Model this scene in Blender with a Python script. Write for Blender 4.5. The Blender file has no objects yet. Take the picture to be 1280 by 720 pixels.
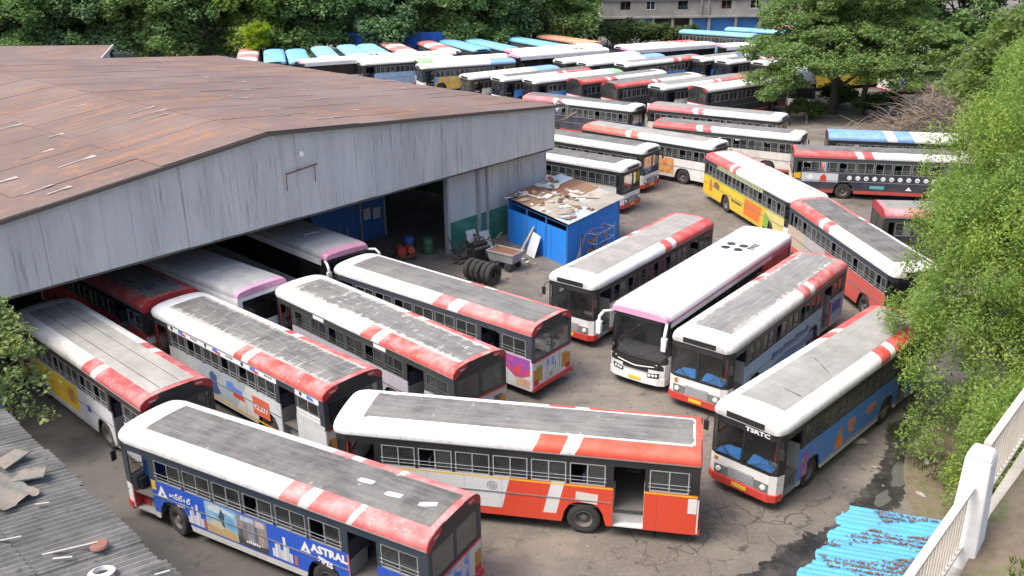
import bpy, bmesh, math, random
import numpy as np
from math import radians as R, sin, cos, pi, atan2, hypot
from mathutils import Matrix, Vector
random.seed(7)
SC = bpy.context.scene
COL = SC.collection

# ------------------------------------------------------------------ camera, sky, sun, exposure
cam = bpy.data.cameras.new("camera"); cam_o = bpy.data.objects.new("camera", cam); COL.objects.link(cam_o)
cam.sensor_width = 36.0; cam.lens = 1149.7 / 1280 * 36.0
cam.clip_start = 0.1; cam.clip_end = 3000
cam_o.matrix_world = Matrix.Translation((0, 0, 16.905)) @ Matrix.Rotation(R(90 - 21.4425), 4, 'X') @ Matrix.Rotation(R(-0.6), 4, 'Z')
SC.camera = cam_o
SUN_EL, SUN_AZ = 60.0, 244.0            # azimuth measured from +Y clockwise (towards +X)
w = bpy.data.worlds.new("World"); SC.world = w; w.use_nodes = True
nt = w.node_tree
sky = nt.nodes.new('ShaderNodeTexSky'); sky.sky_type = 'NISHITA'; sky.sun_disc = False
sky.sun_elevation = R(SUN_EL); sky.sun_rotation = R(SUN_AZ); sky.air_density = 1.0; sky.dust_density = 5.0; sky.ozone_density = 1.0
bg = nt.nodes['Background']; bg.inputs['Strength'].default_value = 0.15
nt.links.new(sky.outputs['Color'], bg.inputs['Color'])
sl = bpy.data.lights.new("sun", 'SUN'); sl.energy = 1.5; sl.angle = R(22); sl.color = (1, 0.95, 0.87)
so = bpy.data.objects.new("sun", sl); COL.objects.link(so)
a, e = R(SUN_AZ), R(SUN_EL)
so.rotation_euler = Vector((sin(a) * cos(e), cos(a) * cos(e), sin(e))).to_track_quat('Z', 'Y').to_euler()
SC.view_settings.view_transform = 'Standard'; SC.view_settings.look = 'None'
SC.view_settings.exposure = 1.06; SC.view_settings.gamma = 1.0; SC.view_settings.use_curve_mapping = False

# ------------------------------------------------------------------ mesh helper
class MB:
    def __init__(s): s.v = []; s.f = []; s.m = []
    def add(s, vs, fs, m=0):
        b = len(s.v); s.v += [tuple(p) for p in vs]
        for f in fs: s.f.append(tuple(i + b for i in f)); s.m.append(m)
        return s
    def box(s, x0, x1, y0, y1, z0, z1, m=0):
        if x0 > x1: x0, x1 = x1, x0
        if y0 > y1: y0, y1 = y1, y0
        return s.add([(x0,y0,z0),(x1,y0,z0),(x1,y1,z0),(x0,y1,z0),(x0,y0,z1),(x1,y0,z1),(x1,y1,z1),(x0,y1,z1)],
              [(0,3,2,1),(4,5,6,7),(0,1,5,4),(1,2,6,5),(2,3,7,6),(3,0,4,7)], m)
    def hexa(s, p, m=0):   # eight corners, bottom four then top four
        return s.add(p, [(0,3,2,1),(4,5,6,7),(0,1,5,4),(1,2,6,5),(2,3,7,6),(3,0,4,7)], m)
    def prism_y(s, pts, y0, y1, m=0):     # polygon in x,z pushed from y0 (outer face) to y1
        n = len(pts)
        vs = [(x, y0, z) for x, z in pts] + [(x, y1, z) for x, z in pts]
        fs = [tuple(range(n)), tuple(range(2*n-1, n-1, -1))] + [(i, (i+1) % n, n+(i+1) % n, n+i) for i in range(n)]
        return s.add(vs, fs, m)
    def prism_x(s, pts, x0, x1, m=0):
        n = len(pts)
        vs = [(x0, y, z) for y, z in pts] + [(x1, y, z) for y, z in pts]
        fs = [tuple(range(n)), tuple(range(2*n-1, n-1, -1))] + [(i, (i+1) % n, n+(i+1) % n, n+i) for i in range(n)]
        return s.add(vs, fs, m)
    def prism_z(s, pts, z0, z1, m=0):
        n = len(pts)
        vs = [(x, y, z0) for x, y in pts] + [(x, y, z1) for x, y in pts]
        fs = [tuple(range(n)), tuple(range(2*n-1, n-1, -1))] + [(i, (i+1) % n, n+(i+1) % n, n+i) for i in range(n)]
        return s.add(vs, fs, m)
    def tube(s, pts, rs, n=6, m=0):
        if not hasattr(rs, '__len__'): rs = [rs] * len(pts)
        rings = []; vs = []
        for i, p in enumerate(pts):
            p = Vector(p)
            d = (Vector(pts[min(i+1, len(pts)-1)]) - Vector(pts[max(i-1, 0)])).normalized()
            q = d.to_track_quat('Z', 'Y')
            for k in range(n):
                a = 2*pi*k/n; vs.append(p + q @ Vector((cos(a)*rs[i], sin(a)*rs[i], 0)))
        fs = []
        for i in range(len(pts)-1):
            for k in range(n):
                fs.append((i*n+k, i*n+(k+1) % n, (i+1)*n+(k+1) % n, (i+1)*n+k))
        fs.append(tuple(range(n-1, -1, -1))); fs.append(tuple(range((len(pts)-1)*n, len(pts)*n)))
        return s.add(vs, fs, m)
    def lathe_y(s, prof, n=24, m=0, c=(0,0,0)):     # profile of (radius, y)
        vs = []; k = len(prof)
        for i in range(n):
            a = 2*pi*i/n
            for r, y in prof: vs.append((c[0]+r*cos(a), c[1]+y, c[2]+r*sin(a)))
        fs = [(i*k+j, i*k+j+1, ((i+1) % n)*k+j+1, ((i+1) % n)*k+j) for i in range(n) for j in range(k-1)]
        return s.add(vs, fs, m)
    def ribbon(s, line, z0, z1, th=0.04, dx=0.0, m=0):  # upright strip along a plan polyline, thickness inwards, top shifted dx in x
        for (x0, y0), (x1, y1) in zip(line[:-1], line[1:]):
            d = Vector((x1-x0, y1-y0)); nn = Vector((-d.y, d.x)).normalized()
            if nn.dot(Vector(((x0+x1)/2 if abs(x0+x1) > .1 else 0, (y0+y1)/2))) > 0: nn = -nn
            ix, iy = nn.x*th, nn.y*th
            s.hexa([(x0,y0,z0),(x1,y1,z0),(x1+ix,y1+iy,z0),(x0+ix,y0+iy,z0),
                    (x0+dx,y0,z1),(x1+dx,y1,z1),(x1+ix+dx,y1+iy,z1),(x0+ix+dx,y0+iy,z1)], m)
        return s
    def mesh(s, name, mats=(), smooth=False, fix=True):
        me = bpy.data.meshes.new(name); me.from_pydata(s.v, [], s.f)
        for m in mats: me.materials.append(m)
        if s.m and max(s.m) > 0: me.polygons.foreach_set('material_index', s.m)
        if fix:
            b = bmesh.new(); b.from_mesh(me); bmesh.ops.recalc_face_normals(b, faces=b.faces); b.to_mesh(me); b.free()
        if smooth:
            me.polygons.foreach_set('use_smooth', [True]*len(me.polygons)); 
            me.set_sharp_from_angle(angle=R(40))
        me.update(); return me

def obj(name, me, mat=None, parent=None, loc=None, rz=None):
    o = bpy.data.objects.new(name, me); COL.objects.link(o)
    if mat is not None and me is not None:
        if len(me.materials) == 0: me.materials.append(None)
        o.material_slots[0].link = 'OBJECT'; o.material_slots[0].material = mat
    if parent is not None: o.parent = parent
    if loc is not None: o.location = loc
    if rz is not None: o.rotation_euler = (0, 0, rz)
    return o
def tag(o, label=None, cat=None, group=None, kind=None):
    if label: o['label'] = label
    if cat: o['category'] = cat
    if group: o['group'] = group
    if kind: o['kind'] = kind
    return o
def thing(name, label, cat, loc=(0,0,0), rz=0, group=None):
    o = bpy.data.objects.new(name, None); o.empty_display_size = .2; COL.objects.link(o)
    o.location = loc; o.rotation_euler = (0, 0, rz); tag(o, label, cat, group); return o

# ------------------------------------------------------------------ materials
class NT:
    def __init__(s, name):
        s.mat = bpy.data.materials.new(name); s.mat.use_nodes = True; s.nt = s.mat.node_tree
        s.bsdf = s.nt.nodes['Principled BSDF']; s.out = s.nt.nodes['Material Output']
    def n(s, t, **kw):
        x = s.nt.nodes.new('ShaderNode'+t)
        for k, v in kw.items(): setattr(x, k, v)
        return x
    def put(s, sock, v):
        if isinstance(v, bpy.types.NodeSocket): s.nt.links.new(v, sock)
        else:
            if sock.type == 'RGBA' and len(v) == 3: v = (*v, 1)
            sock.default_value = v
    def math(s, op, a, b=0.0, clamp=False):
        x = s.n('Math', operation=op, use_clamp=clamp); s.put(x.inputs[0], a); s.put(x.inputs[1], b); return x.outputs[0]
    def noise(s, vec, scale, detail=4, rough=.55):
        x = s.n('TexNoise'); s.put(x.inputs['Vector'], vec); x.inputs['Scale'].default_value = scale
        x.inputs['Detail'].default_value = detail; x.inputs['Roughness'].default_value = rough; return x.outputs['Fac']
    def map(s, vec, scale=(1,1,1), rot=(0,0,0), loc=(0,0,0)):
        x = s.n('Mapping'); s.put(x.inputs['Vector'], vec); x.inputs['Scale'].default_value = scale
        x.inputs['Rotation'].default_value = rot; x.inputs['Location'].default_value = loc; return x.outputs[0]
    def ramp(s, fac, stops, const=False):
        x = s.n('ValToRGB'); cr = x.color_ramp; cr.interpolation = 'CONSTANT' if const else 'LINEAR'
        while len(cr.elements) < len(stops): cr.elements.new(1.0)
        for el, (p, c) in zip(cr.elements, stops):
            el.position = p; el.color = (*c, 1) if hasattr(c, '__len__') and len(c) == 3 else ((c, c, c, 1) if not hasattr(c, '__len__') else c)
        s.put(x.inputs[0], fac); return x.outputs[0]
    def mix(s, fac, a, b, mode='MIX'):
        x = s.n('Mix', data_type='RGBA', blend_type=mode); s.put(x.inputs[0], fac); s.put(x.inputs[6], a); s.put(x.inputs[7], b); return x.outputs[2]
    def bump(s, h, dist=.01, strength=1.0):
        x = s.n('Bump'); x.inputs['Distance'].default_value = dist; x.inputs['Strength'].default_value = strength
        s.put(x.inputs['Height'], h); s.nt.links.new(x.outputs[0], s.bsdf.inputs['Normal'])
    def coord(s, which='Object'):
        if which == 'World': return s.n('NewGeometry').outputs['Position']
        return s.n('TexCoord').outputs[which]
    def sep(s, v): x = s.n('SeparateXYZ'); s.put(x.inputs[0], v); return x.outputs
    def done(s, col, rough=.6, metal=0.0, spec=.5):
        s.put(s.bsdf.inputs['Base Color'], col); s.put(s.bsdf.inputs['Roughness'], rough); s.put(s.bsdf.inputs['Metallic'], metal)
        s.bsdf.inputs['Specular IOR Level'].default_value = spec
        return s.mat
_mc = {}
def cached(f):
    def g(*a):
        k = (f.__name__,) + tuple(map(repr, a))
        if k not in _mc: _mc[k] = f(*a)
        return _mc[k]
    return g
def mul(c, k): return tuple(min(1, x*k) for x in c)

@cached
def paint(col, rough=.45, dirt=.35, metal=0.0):
    m = NT('paint'); w = m.coord('World')
    n1 = m.noise(w, 1.3, 5, .6); n2 = m.noise(w, 14, 4, .6)
    d = m.ramp(n1, [(.38, 0.0), (.72, 1.0)]); d2 = m.ramp(n2, [(.45, 0.0), (.75, 1.0)])
    f = m.math('MULTIPLY', m.math('ADD', d, m.math('MULTIPLY', d2, .5)), dirt, True)
    c = m.mix(f, col, m.mix(.55, mul(col, .55), (.16, .14, .115)))
    rr = m.math('ADD', m.math('MULTIPLY', d2, .2), rough)
    return m.done(c, rr, metal)

@cached
def roofpaint(stops, wear=.5, L=11.0, slant=.05, dirt=.3):
    m = NT('roof_paint'); o = m.coord(); x, y, z = m.sep(o)
    rnd = m.n('ObjectInfo').outputs['Random']
    ov = m.n('VectorMath', operation='ADD'); m.put(ov.inputs[0], o)
    cx = m.n('CombineXYZ'); m.put(cx.inputs[0], m.math('MULTIPLY', rnd, 90)); m.put(ov.inputs[1], cx.outputs[0]); p = ov.outputs[0]
    jit = m.math('MULTIPLY', m.math('SUBTRACT', m.noise(p, 5, 3), .5), .006)
    t = m.math('ADD', m.math('DIVIDE', m.math('ADD', x, L/2), L), jit)
    t = m.math('ADD', t, m.math('MULTIPLY', m.math('SUBTRACT', z, 2.7), slant))
    c = m.ramp(t, [(a, b) for a, b in stops], True)
    # faded and flaked paint, mostly high up on the cove
    hi = m.ramp(z, [(.0, 0.0), (1.0, 1.0)]); hz = m.math('MULTIPLY', m.math('SUBTRACT', z, 2.72), 3.2, True)
    fade = m.math('MULTIPLY', m.ramp(m.noise(p, 1.6, 6, .65), [(.4, 0.0), (.7, 1.0)]), m.math('ADD', m.math('MULTIPLY', hz, .6), .15))
    c = m.mix(m.math('MULTIPLY', fade, wear), c, (.72, .66, .64))
    fl = m.ramp(m.noise(p, 7, 9, .7), [(.60, 0.0), (.635, 1.0)])
    c = m.mix(m.math('MULTIPLY', fl, wear*.8), c, (.70, .67, .63))
    sm = m.math('LESS_THAN', m.math('FRACT', m.math('DIVIDE', m.math('ADD', x, 20.1), 1.83)), .010)
    c = m.mix(m.math('MULTIPLY', sm, .30), c, (.10, .09, .08))
    dd = m.ramp(m.noise(m.map(p, (.5, 2.2, 2.2)), 2.0, 6, .6), [(.4, 0.0), (.8, 1.0)])
    c = m.mix(m.math('MULTIPLY', dd, dirt), c, (.20, .18, .155))
    sp = m.ramp(m.noise(p, 40, 3, .6), [(.66, 0.0), (.72, 1.0)])
    c = m.mix(m.math('MULTIPLY', sp, dirt), c, (.16, .14, .12))
    dr = m.math('MULTIPLY', m.ramp(m.noise(m.map(p, (9, 1.2, .8)), 1.0, 5, .6), [(.5, 0.0), (.75, 1.0)]), m.math('SUBTRACT', 1.0, hz, True))
    c = m.mix(m.math('MULTIPLY', dr, .35+dirt*.5), c, (.17, .15, .13))
    m.bump(m.noise(p, 2.5, 2), .012, .35)
    return m.done(c, .6)

@cached
def tread(col, flake=.4, rows=0.0, dirt=.3, rag=0.0):
    m = NT('roof_tread'); o = m.coord(); x, y, z = m.sep(o)
    rnd = m.n('ObjectInfo').outputs['Random']
    ov = m.n('VectorMath', operation='ADD'); m.put(ov.inputs[0], o)
    cx = m.n('CombineXYZ'); m.put(cx.inputs[0], m.math('MULTIPLY', rnd, 70)); m.put(ov.inputs[1], cx.outputs[0]); p = ov.outputs[0]
    n1 = m.noise(p, 1.1, 5, .6)
    c = m.ramp(n1, [(.3, mul(col, .8)), (.7, mul(col, 1.25))])
    dust = m.ramp(m.noise(m.map(p, (.35, 3, 1)), 2.2, 5, .6), [(.45, 0.0), (.8, 1.0)])
    c = m.mix(m.math('MULTIPLY', dust, dirt), c, (.42, .40, .37))
    # flakes of white primer, rows across the roof where the old coat breaks
    q = m.map(p, (1.0, .55, 1)) if not rows else m.map(p, (2.6, .42, 1))
    nf = m.noise(q, 3.2, 10, .72)
    edge = m.math('MULTIPLY', m.math('SUBTRACT', m.math('ABSOLUTE', y), .55), 5.0, True)
    thr = m.math('ADD', nf, m.math('MULTIPLY', edge, .04+.22*rag))
    fk = m.ramp(thr, [(.65 - .16*flake, 0.0), (.71 - .16*flake, 1.0)])
    c = m.mix(m.math('MULTIPLY', fk, min(1, .35 + flake*.6)), c, (.55, .53, .50))
    sm = m.ramp(m.noise(m.map(p, (.8, .5, 1)), 1.3, 6, .65), [(.42, 0.0), (.62, 1.0)])
    c = m.mix(m.math('MULTIPLY', sm, .45), c, (.24, .23, .21))
    m.bump(m.noise(p, 30, 3), .004, .5)
    return m.done(c, .8)

@cached
def livery(stops, skirt=None, line=None, L=11.0, slant=.06, dirt=.3, art=0.0):
    """flat painted or printed side: colours in blocks along the body, an optional skirt and a line under the windows"""
    m = NT('side_livery'); o = m.coord(); x, y, z = m.sep(o); w = m.coord('World')
    t = m.math('ADD', m.math('DIVIDE', m.math('ADD', x, L/2), L), m.math('MULTIPLY', m.math('SUBTRACT', z, 1.0), slant))
    c = m.ramp(t, [(a, b) for a, b in stops], True)
    if art:
        v = m.n('TexVoronoi'); m.put(v.inputs['Vector'], m.map(w, (1, 1, 1.6))); v.inputs['Scale'].default_value = 3.2
        hue = m.n('HueSaturation'); m.put(hue.inputs['Color'], v.outputs['Color']); hue.inputs['Saturation'].default_value = 1.1
        k = m.math('MULTIPLY', m.ramp(m.noise(w, 2.3, 4), [(.46, 0.0), (.56, 1.0)]), art)
        c = m.mix(k, c, hue.outputs[0])
    if line: c = m.mix(m.math('MULTIPLY', m.math('GREATER_THAN', z, line[0]), m.math('LESS_THAN', z, line[1])), c, line[2])
    if skirt: c = m.mix(m.math('LESS_THAN', z, skirt[0]), c, skirt[1])
    sm = m.math('LESS_THAN', m.math('FRACT', m.math('DIVIDE', m.math('ADD', x, 20.36), 1.145)), .011)
    rv = m.math('MULTIPLY', m.math('LESS_THAN', m.math('FRACT', m.math('MULTIPLY', x, 9.0)), .22), m.math('LESS_THAN', m.math('ABSOLUTE', m.math('SUBTRACT', z, 1.62)), .012))
    c = m.mix(m.math('MULTIPLY', m.math('MAXIMUM', sm, m.math('MULTIPLY', rv, .6)), .55), c, (.05, .045, .04))
    d = m.ramp(m.noise(w, 1.6, 6, .65), [(.4, 0.0), (.75, 1.0)])
    low = m.math('MULTIPLY', m.math('SUBTRACT', .95, z), 1.1, True)
    f = m.math('MULTIPLY', m.math('ADD', d, m.math('MULTIPLY', low, m.ramp(m.noise(w, 5, 5), [(.3, .2), (.7, 1.0)]))), dirt, True)
    c = m.mix(f, c, (.19, .165, .135))
    return m.done(c, .42)

@cached
def glass(tint=.55, extra=.12, col=(1, 1, 1)):
    m = NT('glass'); tr = m.n('BsdfTransparent'); gl = m.n('BsdfGlossy'); gl.inputs['Roughness'].default_value = .06
    df = m.n('BsdfDiffuse'); m.put(df.inputs['Color'], (.30, .31, .30))
    tr.inputs['Color'].default_value = (tint*col[0], tint*col[1], tint*col[2], 1)
    lw = m.n('LayerWeight'); fr = m.math('MULTIPLY', m.math('POWER', lw.outputs['Facing'], 4.0), .85)
    mx = m.n('MixShader'); m.put(mx.inputs[0], m.math('ADD', fr, .04 + extra*.25, True))
    m.nt.links.new(tr.outputs[0], mx.inputs[1]); m.nt.links.new(gl.outputs[0], mx.inputs[2])
    m2 = m.n('MixShader'); m.put(m2.inputs[0], m.math('MULTIPLY', m.ramp(m.noise(m.coord('World'), .9, 2, .5), [(.35, .3), (.7, 1.0)]), extra))
    m.nt.links.new(mx.outputs[0], m2.inputs[1]); m.nt.links.new(df.outputs[0], m2.inputs[2])
    m.nt.links.new(m2.outputs[0], m.out.inputs[0]); return m.mat

@cached
def adart(cols, scale=1.5, stretch=1.0):
    """printed picture: soft blocks of the advert's colours"""
    m = NT('advert_print'); o = m.coord()
    n1 = m.noise(m.map(o, (1, 1, stretch)), scale, 5, .6)
    c = m.ramp(n1, [(.28 + .44*i/(len(cols)-1), c) for i, c in enumerate(cols)])
    return m.done(c, .45)

@cached
def leafmat(col, var=.5, warm=0.0):
    m = NT('leaf'); w = m.coord('World')
    n1 = m.noise(w, .35, 3); n2 = m.noise(w, 2.5, 3)
    f = m.math('ADD', m.math('MULTIPLY', n1, .5), m.math('MULTIPLY', n2, .5))
    c = m.ramp(f, [(.32, mul(col, 1-var*.6)), (.5, col), (.68, (min(1, col[0]*(1.5+warm)), col[1]*1.35, col[2]*1.0))])
    bs = m.bsdf; m.done(c, .55, 0, .3)
    tl = m.n('BsdfTranslucent'); m.put(tl.inputs['Color'], m.mix(1.0, c, (1.0, 1.1, .6), 'MULTIPLY'))
    mx = m.n('MixShader'); mx.inputs[0].default_value = .5
    m.nt.links.new(bs.outputs[0], mx.inputs[1]); m.nt.links.new(tl.outputs[0], mx.inputs[2]); m.nt.links.new(mx.outputs[0], m.out.inputs[0])
    return m.mat

WHITE = (.67, .67, .66); RED = (.58, .05, .035); PINKRED = (.62, .11, .105); ORED = (.66, .065, .03); BLUE = (.02, .09, .48)
RUBBER = paint((.022, .022, .023), .85, .5); STEEL = paint((.32, .33, .34), .45, .4, .6); ALU = paint((.42, .43, .44), .4, .3, .5)
BLACK = paint((.018, .019, .021), .4, .2); NAVY = paint((.028, .042, .062), .4, .25); DGREEN = paint((.035, .045, .042), .4, .3)
WHITEP = paint((.76, .76, .75), .4, .3); REDP = paint((.5, .035, .03), .45, .4); DRED = paint((.42, .022, .025), .5, .4)
GREYP = paint((.34, .35, .36), .5, .4); RUST = paint((.19, .075, .035), .9, .6); WOODB = paint((.20, .13, .08), .85, .5)
GLASS = glass(.66, .13, (.92, 1, .96)); GLASSD = glass(.5, .16); GLASSW = glass(.86, .035); GLASSBLK = glass(.10, .05)
LAMPY = paint((.48, .23, .03), .4, .4); LAMPR = paint((.5, .02, .015), .3, .2); LAMPW = paint((.8, .8, .76), .15, .1); PLATE = paint((.75, .52, .03), .5, .2)
SEATM = paint((.035, .04, .07), .8, .3); FLOORM = paint((.09, .085, .08), .8, .4); UNDER = paint((.03, .028, .027), .9, .4)
INNER = paint((.23, .24, .235), .7, .4); BLUECLOTH = paint((.02, .22, .62), .7, .2)

# ------------------------------------------------------------------ setting: ground
def ground_mat():
    m = NT('yard_ground'); w = m.coord('World')
    n1 = m.noise(w, .09, 6, .6); n2 = m.noise(w, .55, 6, .65); n3 = m.noise(w, 9, 5, .6)
    c = m.ramp(n1, [(.35, (.124, .108, .091)), (.5, (.158, .138, .117)), (.66, (.205, .184, .160))])
    c = m.mix(m.ramp(n2, [(.42, 0.0), (.7, .75)]), c, (.085, .080, .074))
    c = m.mix(m.ramp(n3, [(.5, 0.0), (.75, .35)]), c, (.27, .25, .215))
    # oil drips and tyre-polished lanes
    trk = m.ramp(m.noise(m.map(w, (.35, 2.2, 1), (0, 0, R(48))), 1.0, 5, .6), [(.5, 0.0), (.68, .5)])
    c = m.mix(trk, c, (.10, .092, .082))
    pt = m.ramp(m.noise(w, .35, 8, .7), [(.55, 0.0), (.60, .55)])
    c = m.mix(pt, c, (.225, .188, .148))
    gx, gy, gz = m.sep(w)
    left_dark = m.math('ADD', m.math('MULTIPLY', m.math('SUBTRACT', -4.2, m.math('ADD', gx, m.math('MULTIPLY', m.math('SUBTRACT', gy, 22.0), .22))), .45), m.math('MULTIPLY', m.math('SUBTRACT', m.noise(w, .6, 6, .65), .5), 1.6), True)  # ground turns darker towards the left, with a ragged edge
    c = m.mix(m.math('MULTIPLY', left_dark, .72), c, (.058, .056, .052))
    grit = m.ramp(m.noise(w, 45, 2, .5), [(.62, 0.0), (.70, .55)])
    c = m.mix(grit, c, (.33, .31, .28))
    oil = m.ramp(m.noise(w, 1.7, 4, .5), [(.60, 0.0), (.72, .75)])
    c = m.mix(oil, c, (.035, .033, .032))
    # cracks, fading in and out across the yard
    warp = m.n('VectorMath', operation='ADD'); m.put(warp.inputs[0], w)
    nn = m.n('TexNoise'); m.put(nn.inputs['Vector'], w); nn.inputs['Scale'].default_value = 1.3; nn.inputs['Detail'].default_value = 4
    ws = m.n('VectorMath', operation='SCALE'); m.put(ws.inputs[0], nn.outputs['Color']); ws.inputs['Scale'].default_value = .7; m.put(warp.inputs[1], ws.outputs[0])
    v = m.n('TexVoronoi', feature='DISTANCE_TO_EDGE'); m.put(v.inputs['Vector'], warp.outputs[0]); v.inputs['Scale'].default_value = 1.15
    crk = m.math('MULTIPLY', m.ramp(v.outputs['Distance'], [(.0, 1.0), (.032, 0.0)]), m.ramp(m.noise(w, .9, 4, .6), [(.40, .0), (.55, 1.0)]))
    x, y, z = m.sep(w)
    dist = m.math('ADD', m.math('POWER', m.math('DIVIDE', m.math('SUBTRACT', x, 7.4), 4.6), 2), m.math('POWER', m.math('DIVIDE', m.math('SUBTRACT', y, 23.0), 3.2), 2))
    msk = m.math('MULTIPLY', m.math('SUBTRACT', 1.3, dist), 1.6, True)
    msk = m.math('MAXIMUM', msk, m.ramp(m.noise(w, .16, 3), [(.60, 0.0), (.66, .45)]))
    ck = m.math('MULTIPLY', m.math('MULTIPLY', crk, msk), m.ramp(n2, [(.3, .5), (.5, 1.0)]))
    c = m.mix(ck, c, (.03, .028, .026))
    wet = m.ramp(m.noise(w, .22, 5, .6), [(.5, 0.0), (.62, 1.0)])
    c = m.mix(m.math('MULTIPLY', wet, .35), c, (.075, .068, .060))
    rough = m.math('SUBTRACT', .85, m.math('MULTIPLY', wet, .38))
    m.bump(m.math('SUBTRACT', m.math('MULTIPLY', n3, .3), ck), .015, .7)
    return m.done(c, rough)
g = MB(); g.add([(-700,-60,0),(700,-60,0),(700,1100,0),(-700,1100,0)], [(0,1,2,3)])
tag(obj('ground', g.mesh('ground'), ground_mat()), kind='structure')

def blob(cx, cy, rx, ry, rz, z, seed, n=40, amp=.25):
    rr = random.Random(seed); ph = [rr.uniform(0, 6.28) for _ in range(5)]
    pts = []
    for i in range(n):
        a = 2*pi*i/n; k = 1 + amp*sum(sin((j+2)*a+ph[j])/(j+1.5) for j in range(5))
        x, y = rx*k*cos(a), ry*k*sin(a); pts.append((cx+x*cos(rz)-y*sin(rz), cy+x*sin(rz)+y*cos(rz), z))
    return MB().add(pts, [tuple(range(n))])
def mud_mat():
    m = NT('mud'); w = m.coord('World'); n = m.noise(w, 1.2, 7, .65)
    c = m.ramp(n, [(.35, (.018, .017, .016)), (.55, (.045, .042, .038)), (.7, (.10, .092, .08))])
    m.bump(m.noise(w, 7, 5), .03, .6); return m.done(c, m.ramp(n, [(.4, .22), (.65, .8)]))
def water_mat():
    m = NT('puddle_water'); w = m.coord('World')
    m.bump(m.noise(w, 6, 2), .002, .3); return m.done((.10, .10, .095), .05, 0, .6)
def soil_mat():
    m = NT('soil'); w = m.coord('World'); n = m.noise(w, 1.7, 7, .65)
    c = m.ramp(n, [(.3, (.10, .078, .055)), (.5, (.17, .135, .095)), (.62, (.11, .12, .05)), (.75, (.24, .21, .165))])
    m.bump(m.noise(w, 6, 6), .05, .8); return m.done(c, .95)
MUD, WATER, SOIL = mud_mat(), water_mat(), soil_mat()
# wet drain strip along the foot of the embankment (runs from the bottom edge up to the tree)
strip = []
for i in range(91):
    t = i/90; x = 5.6 + t*9.6; y = 19.9 + t*10.4 - 1.2*sin(t*pi)
    x += random.uniform(-.06,.06); y += random.uniform(-.06,.06)
    strip.append((x, y, random.uniform(-.07,.07) + .62 + .22*sin(t*9) + .12*sin(t*23+1)))
mv = []; fade = []
for x, y, w_ in strip:
    for r_, f_ in ((-1.5,0),(-.6,.8),(0,1),(.7,1),(1.7,0)):
        mv.append((x+.72*w_*r_+.25, y-.70*w_*r_-.2, .005)); fade.append(f_)
me = MB().add(mv, [(i*5+j,i*5+j+1,(i+1)*5+j+1,(i+1)*5+j) for i in range(len(strip)-1) for j in range(4)]).mesh('drain_mud')
at_ = me.attributes.new('fade','FLOAT','POINT'); at_.data.foreach_set('value', fade)
def soft_mud():
    m = NT('wet_mud'); w = m.coord('World'); n = m.noise(w, 1.2, 7, .65)
    c = m.ramp(n, [(.35, (.018, .017, .016)), (.55, (.042, .039, .036)), (.7, (.09, .082, .072))])
    m.bump(m.noise(w, 7, 5), .03, .6); m.done(c, m.ramp(n, [(.4, .2), (.65, .75)]))
    at = m.n('Attribute', attribute_name='fade'); tr = m.n('BsdfTransparent'); mx = m.n('MixShader')
    f = m.math('ADD', at.outputs['Fac'], m.math('MULTIPLY', m.math('SUBTRACT', m.noise(w, 1.6, 7, .7), .5), 1.5))
    m.put(mx.inputs[0], m.ramp(f, [(.42, 0.0), (.56, 1.0)])); m.nt.links.new(tr.outputs[0], mx.inputs[1]); m.nt.links.new(m.bsdf.outputs[0], mx.inputs[2]); m.nt.links.new(mx.outputs[0], m.out.inputs[0]); return m.mat
tag(obj('drain_mud', me, soft_mud()), kind='structure')
for k, (cx, cy, rx, ry, rz) in enumerate([(12.75, 25.9, .95, .26, .95), (13.9, 27.7, .7, .25, 1.0), (11.6, 24.5, .5, .2, .8)]):
    tag(obj('puddle', blob(cx, cy, rx, ry, rz, .0095, k).mesh('puddle'), WATER), kind='structure')
soil = blob(17.0, 24.5, 4.2, 6.5, -.6, .014, 4, 60, .12)
tag(obj('soil_bank', soil.mesh('soil_bank'), SOIL), kind='structure')

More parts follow.
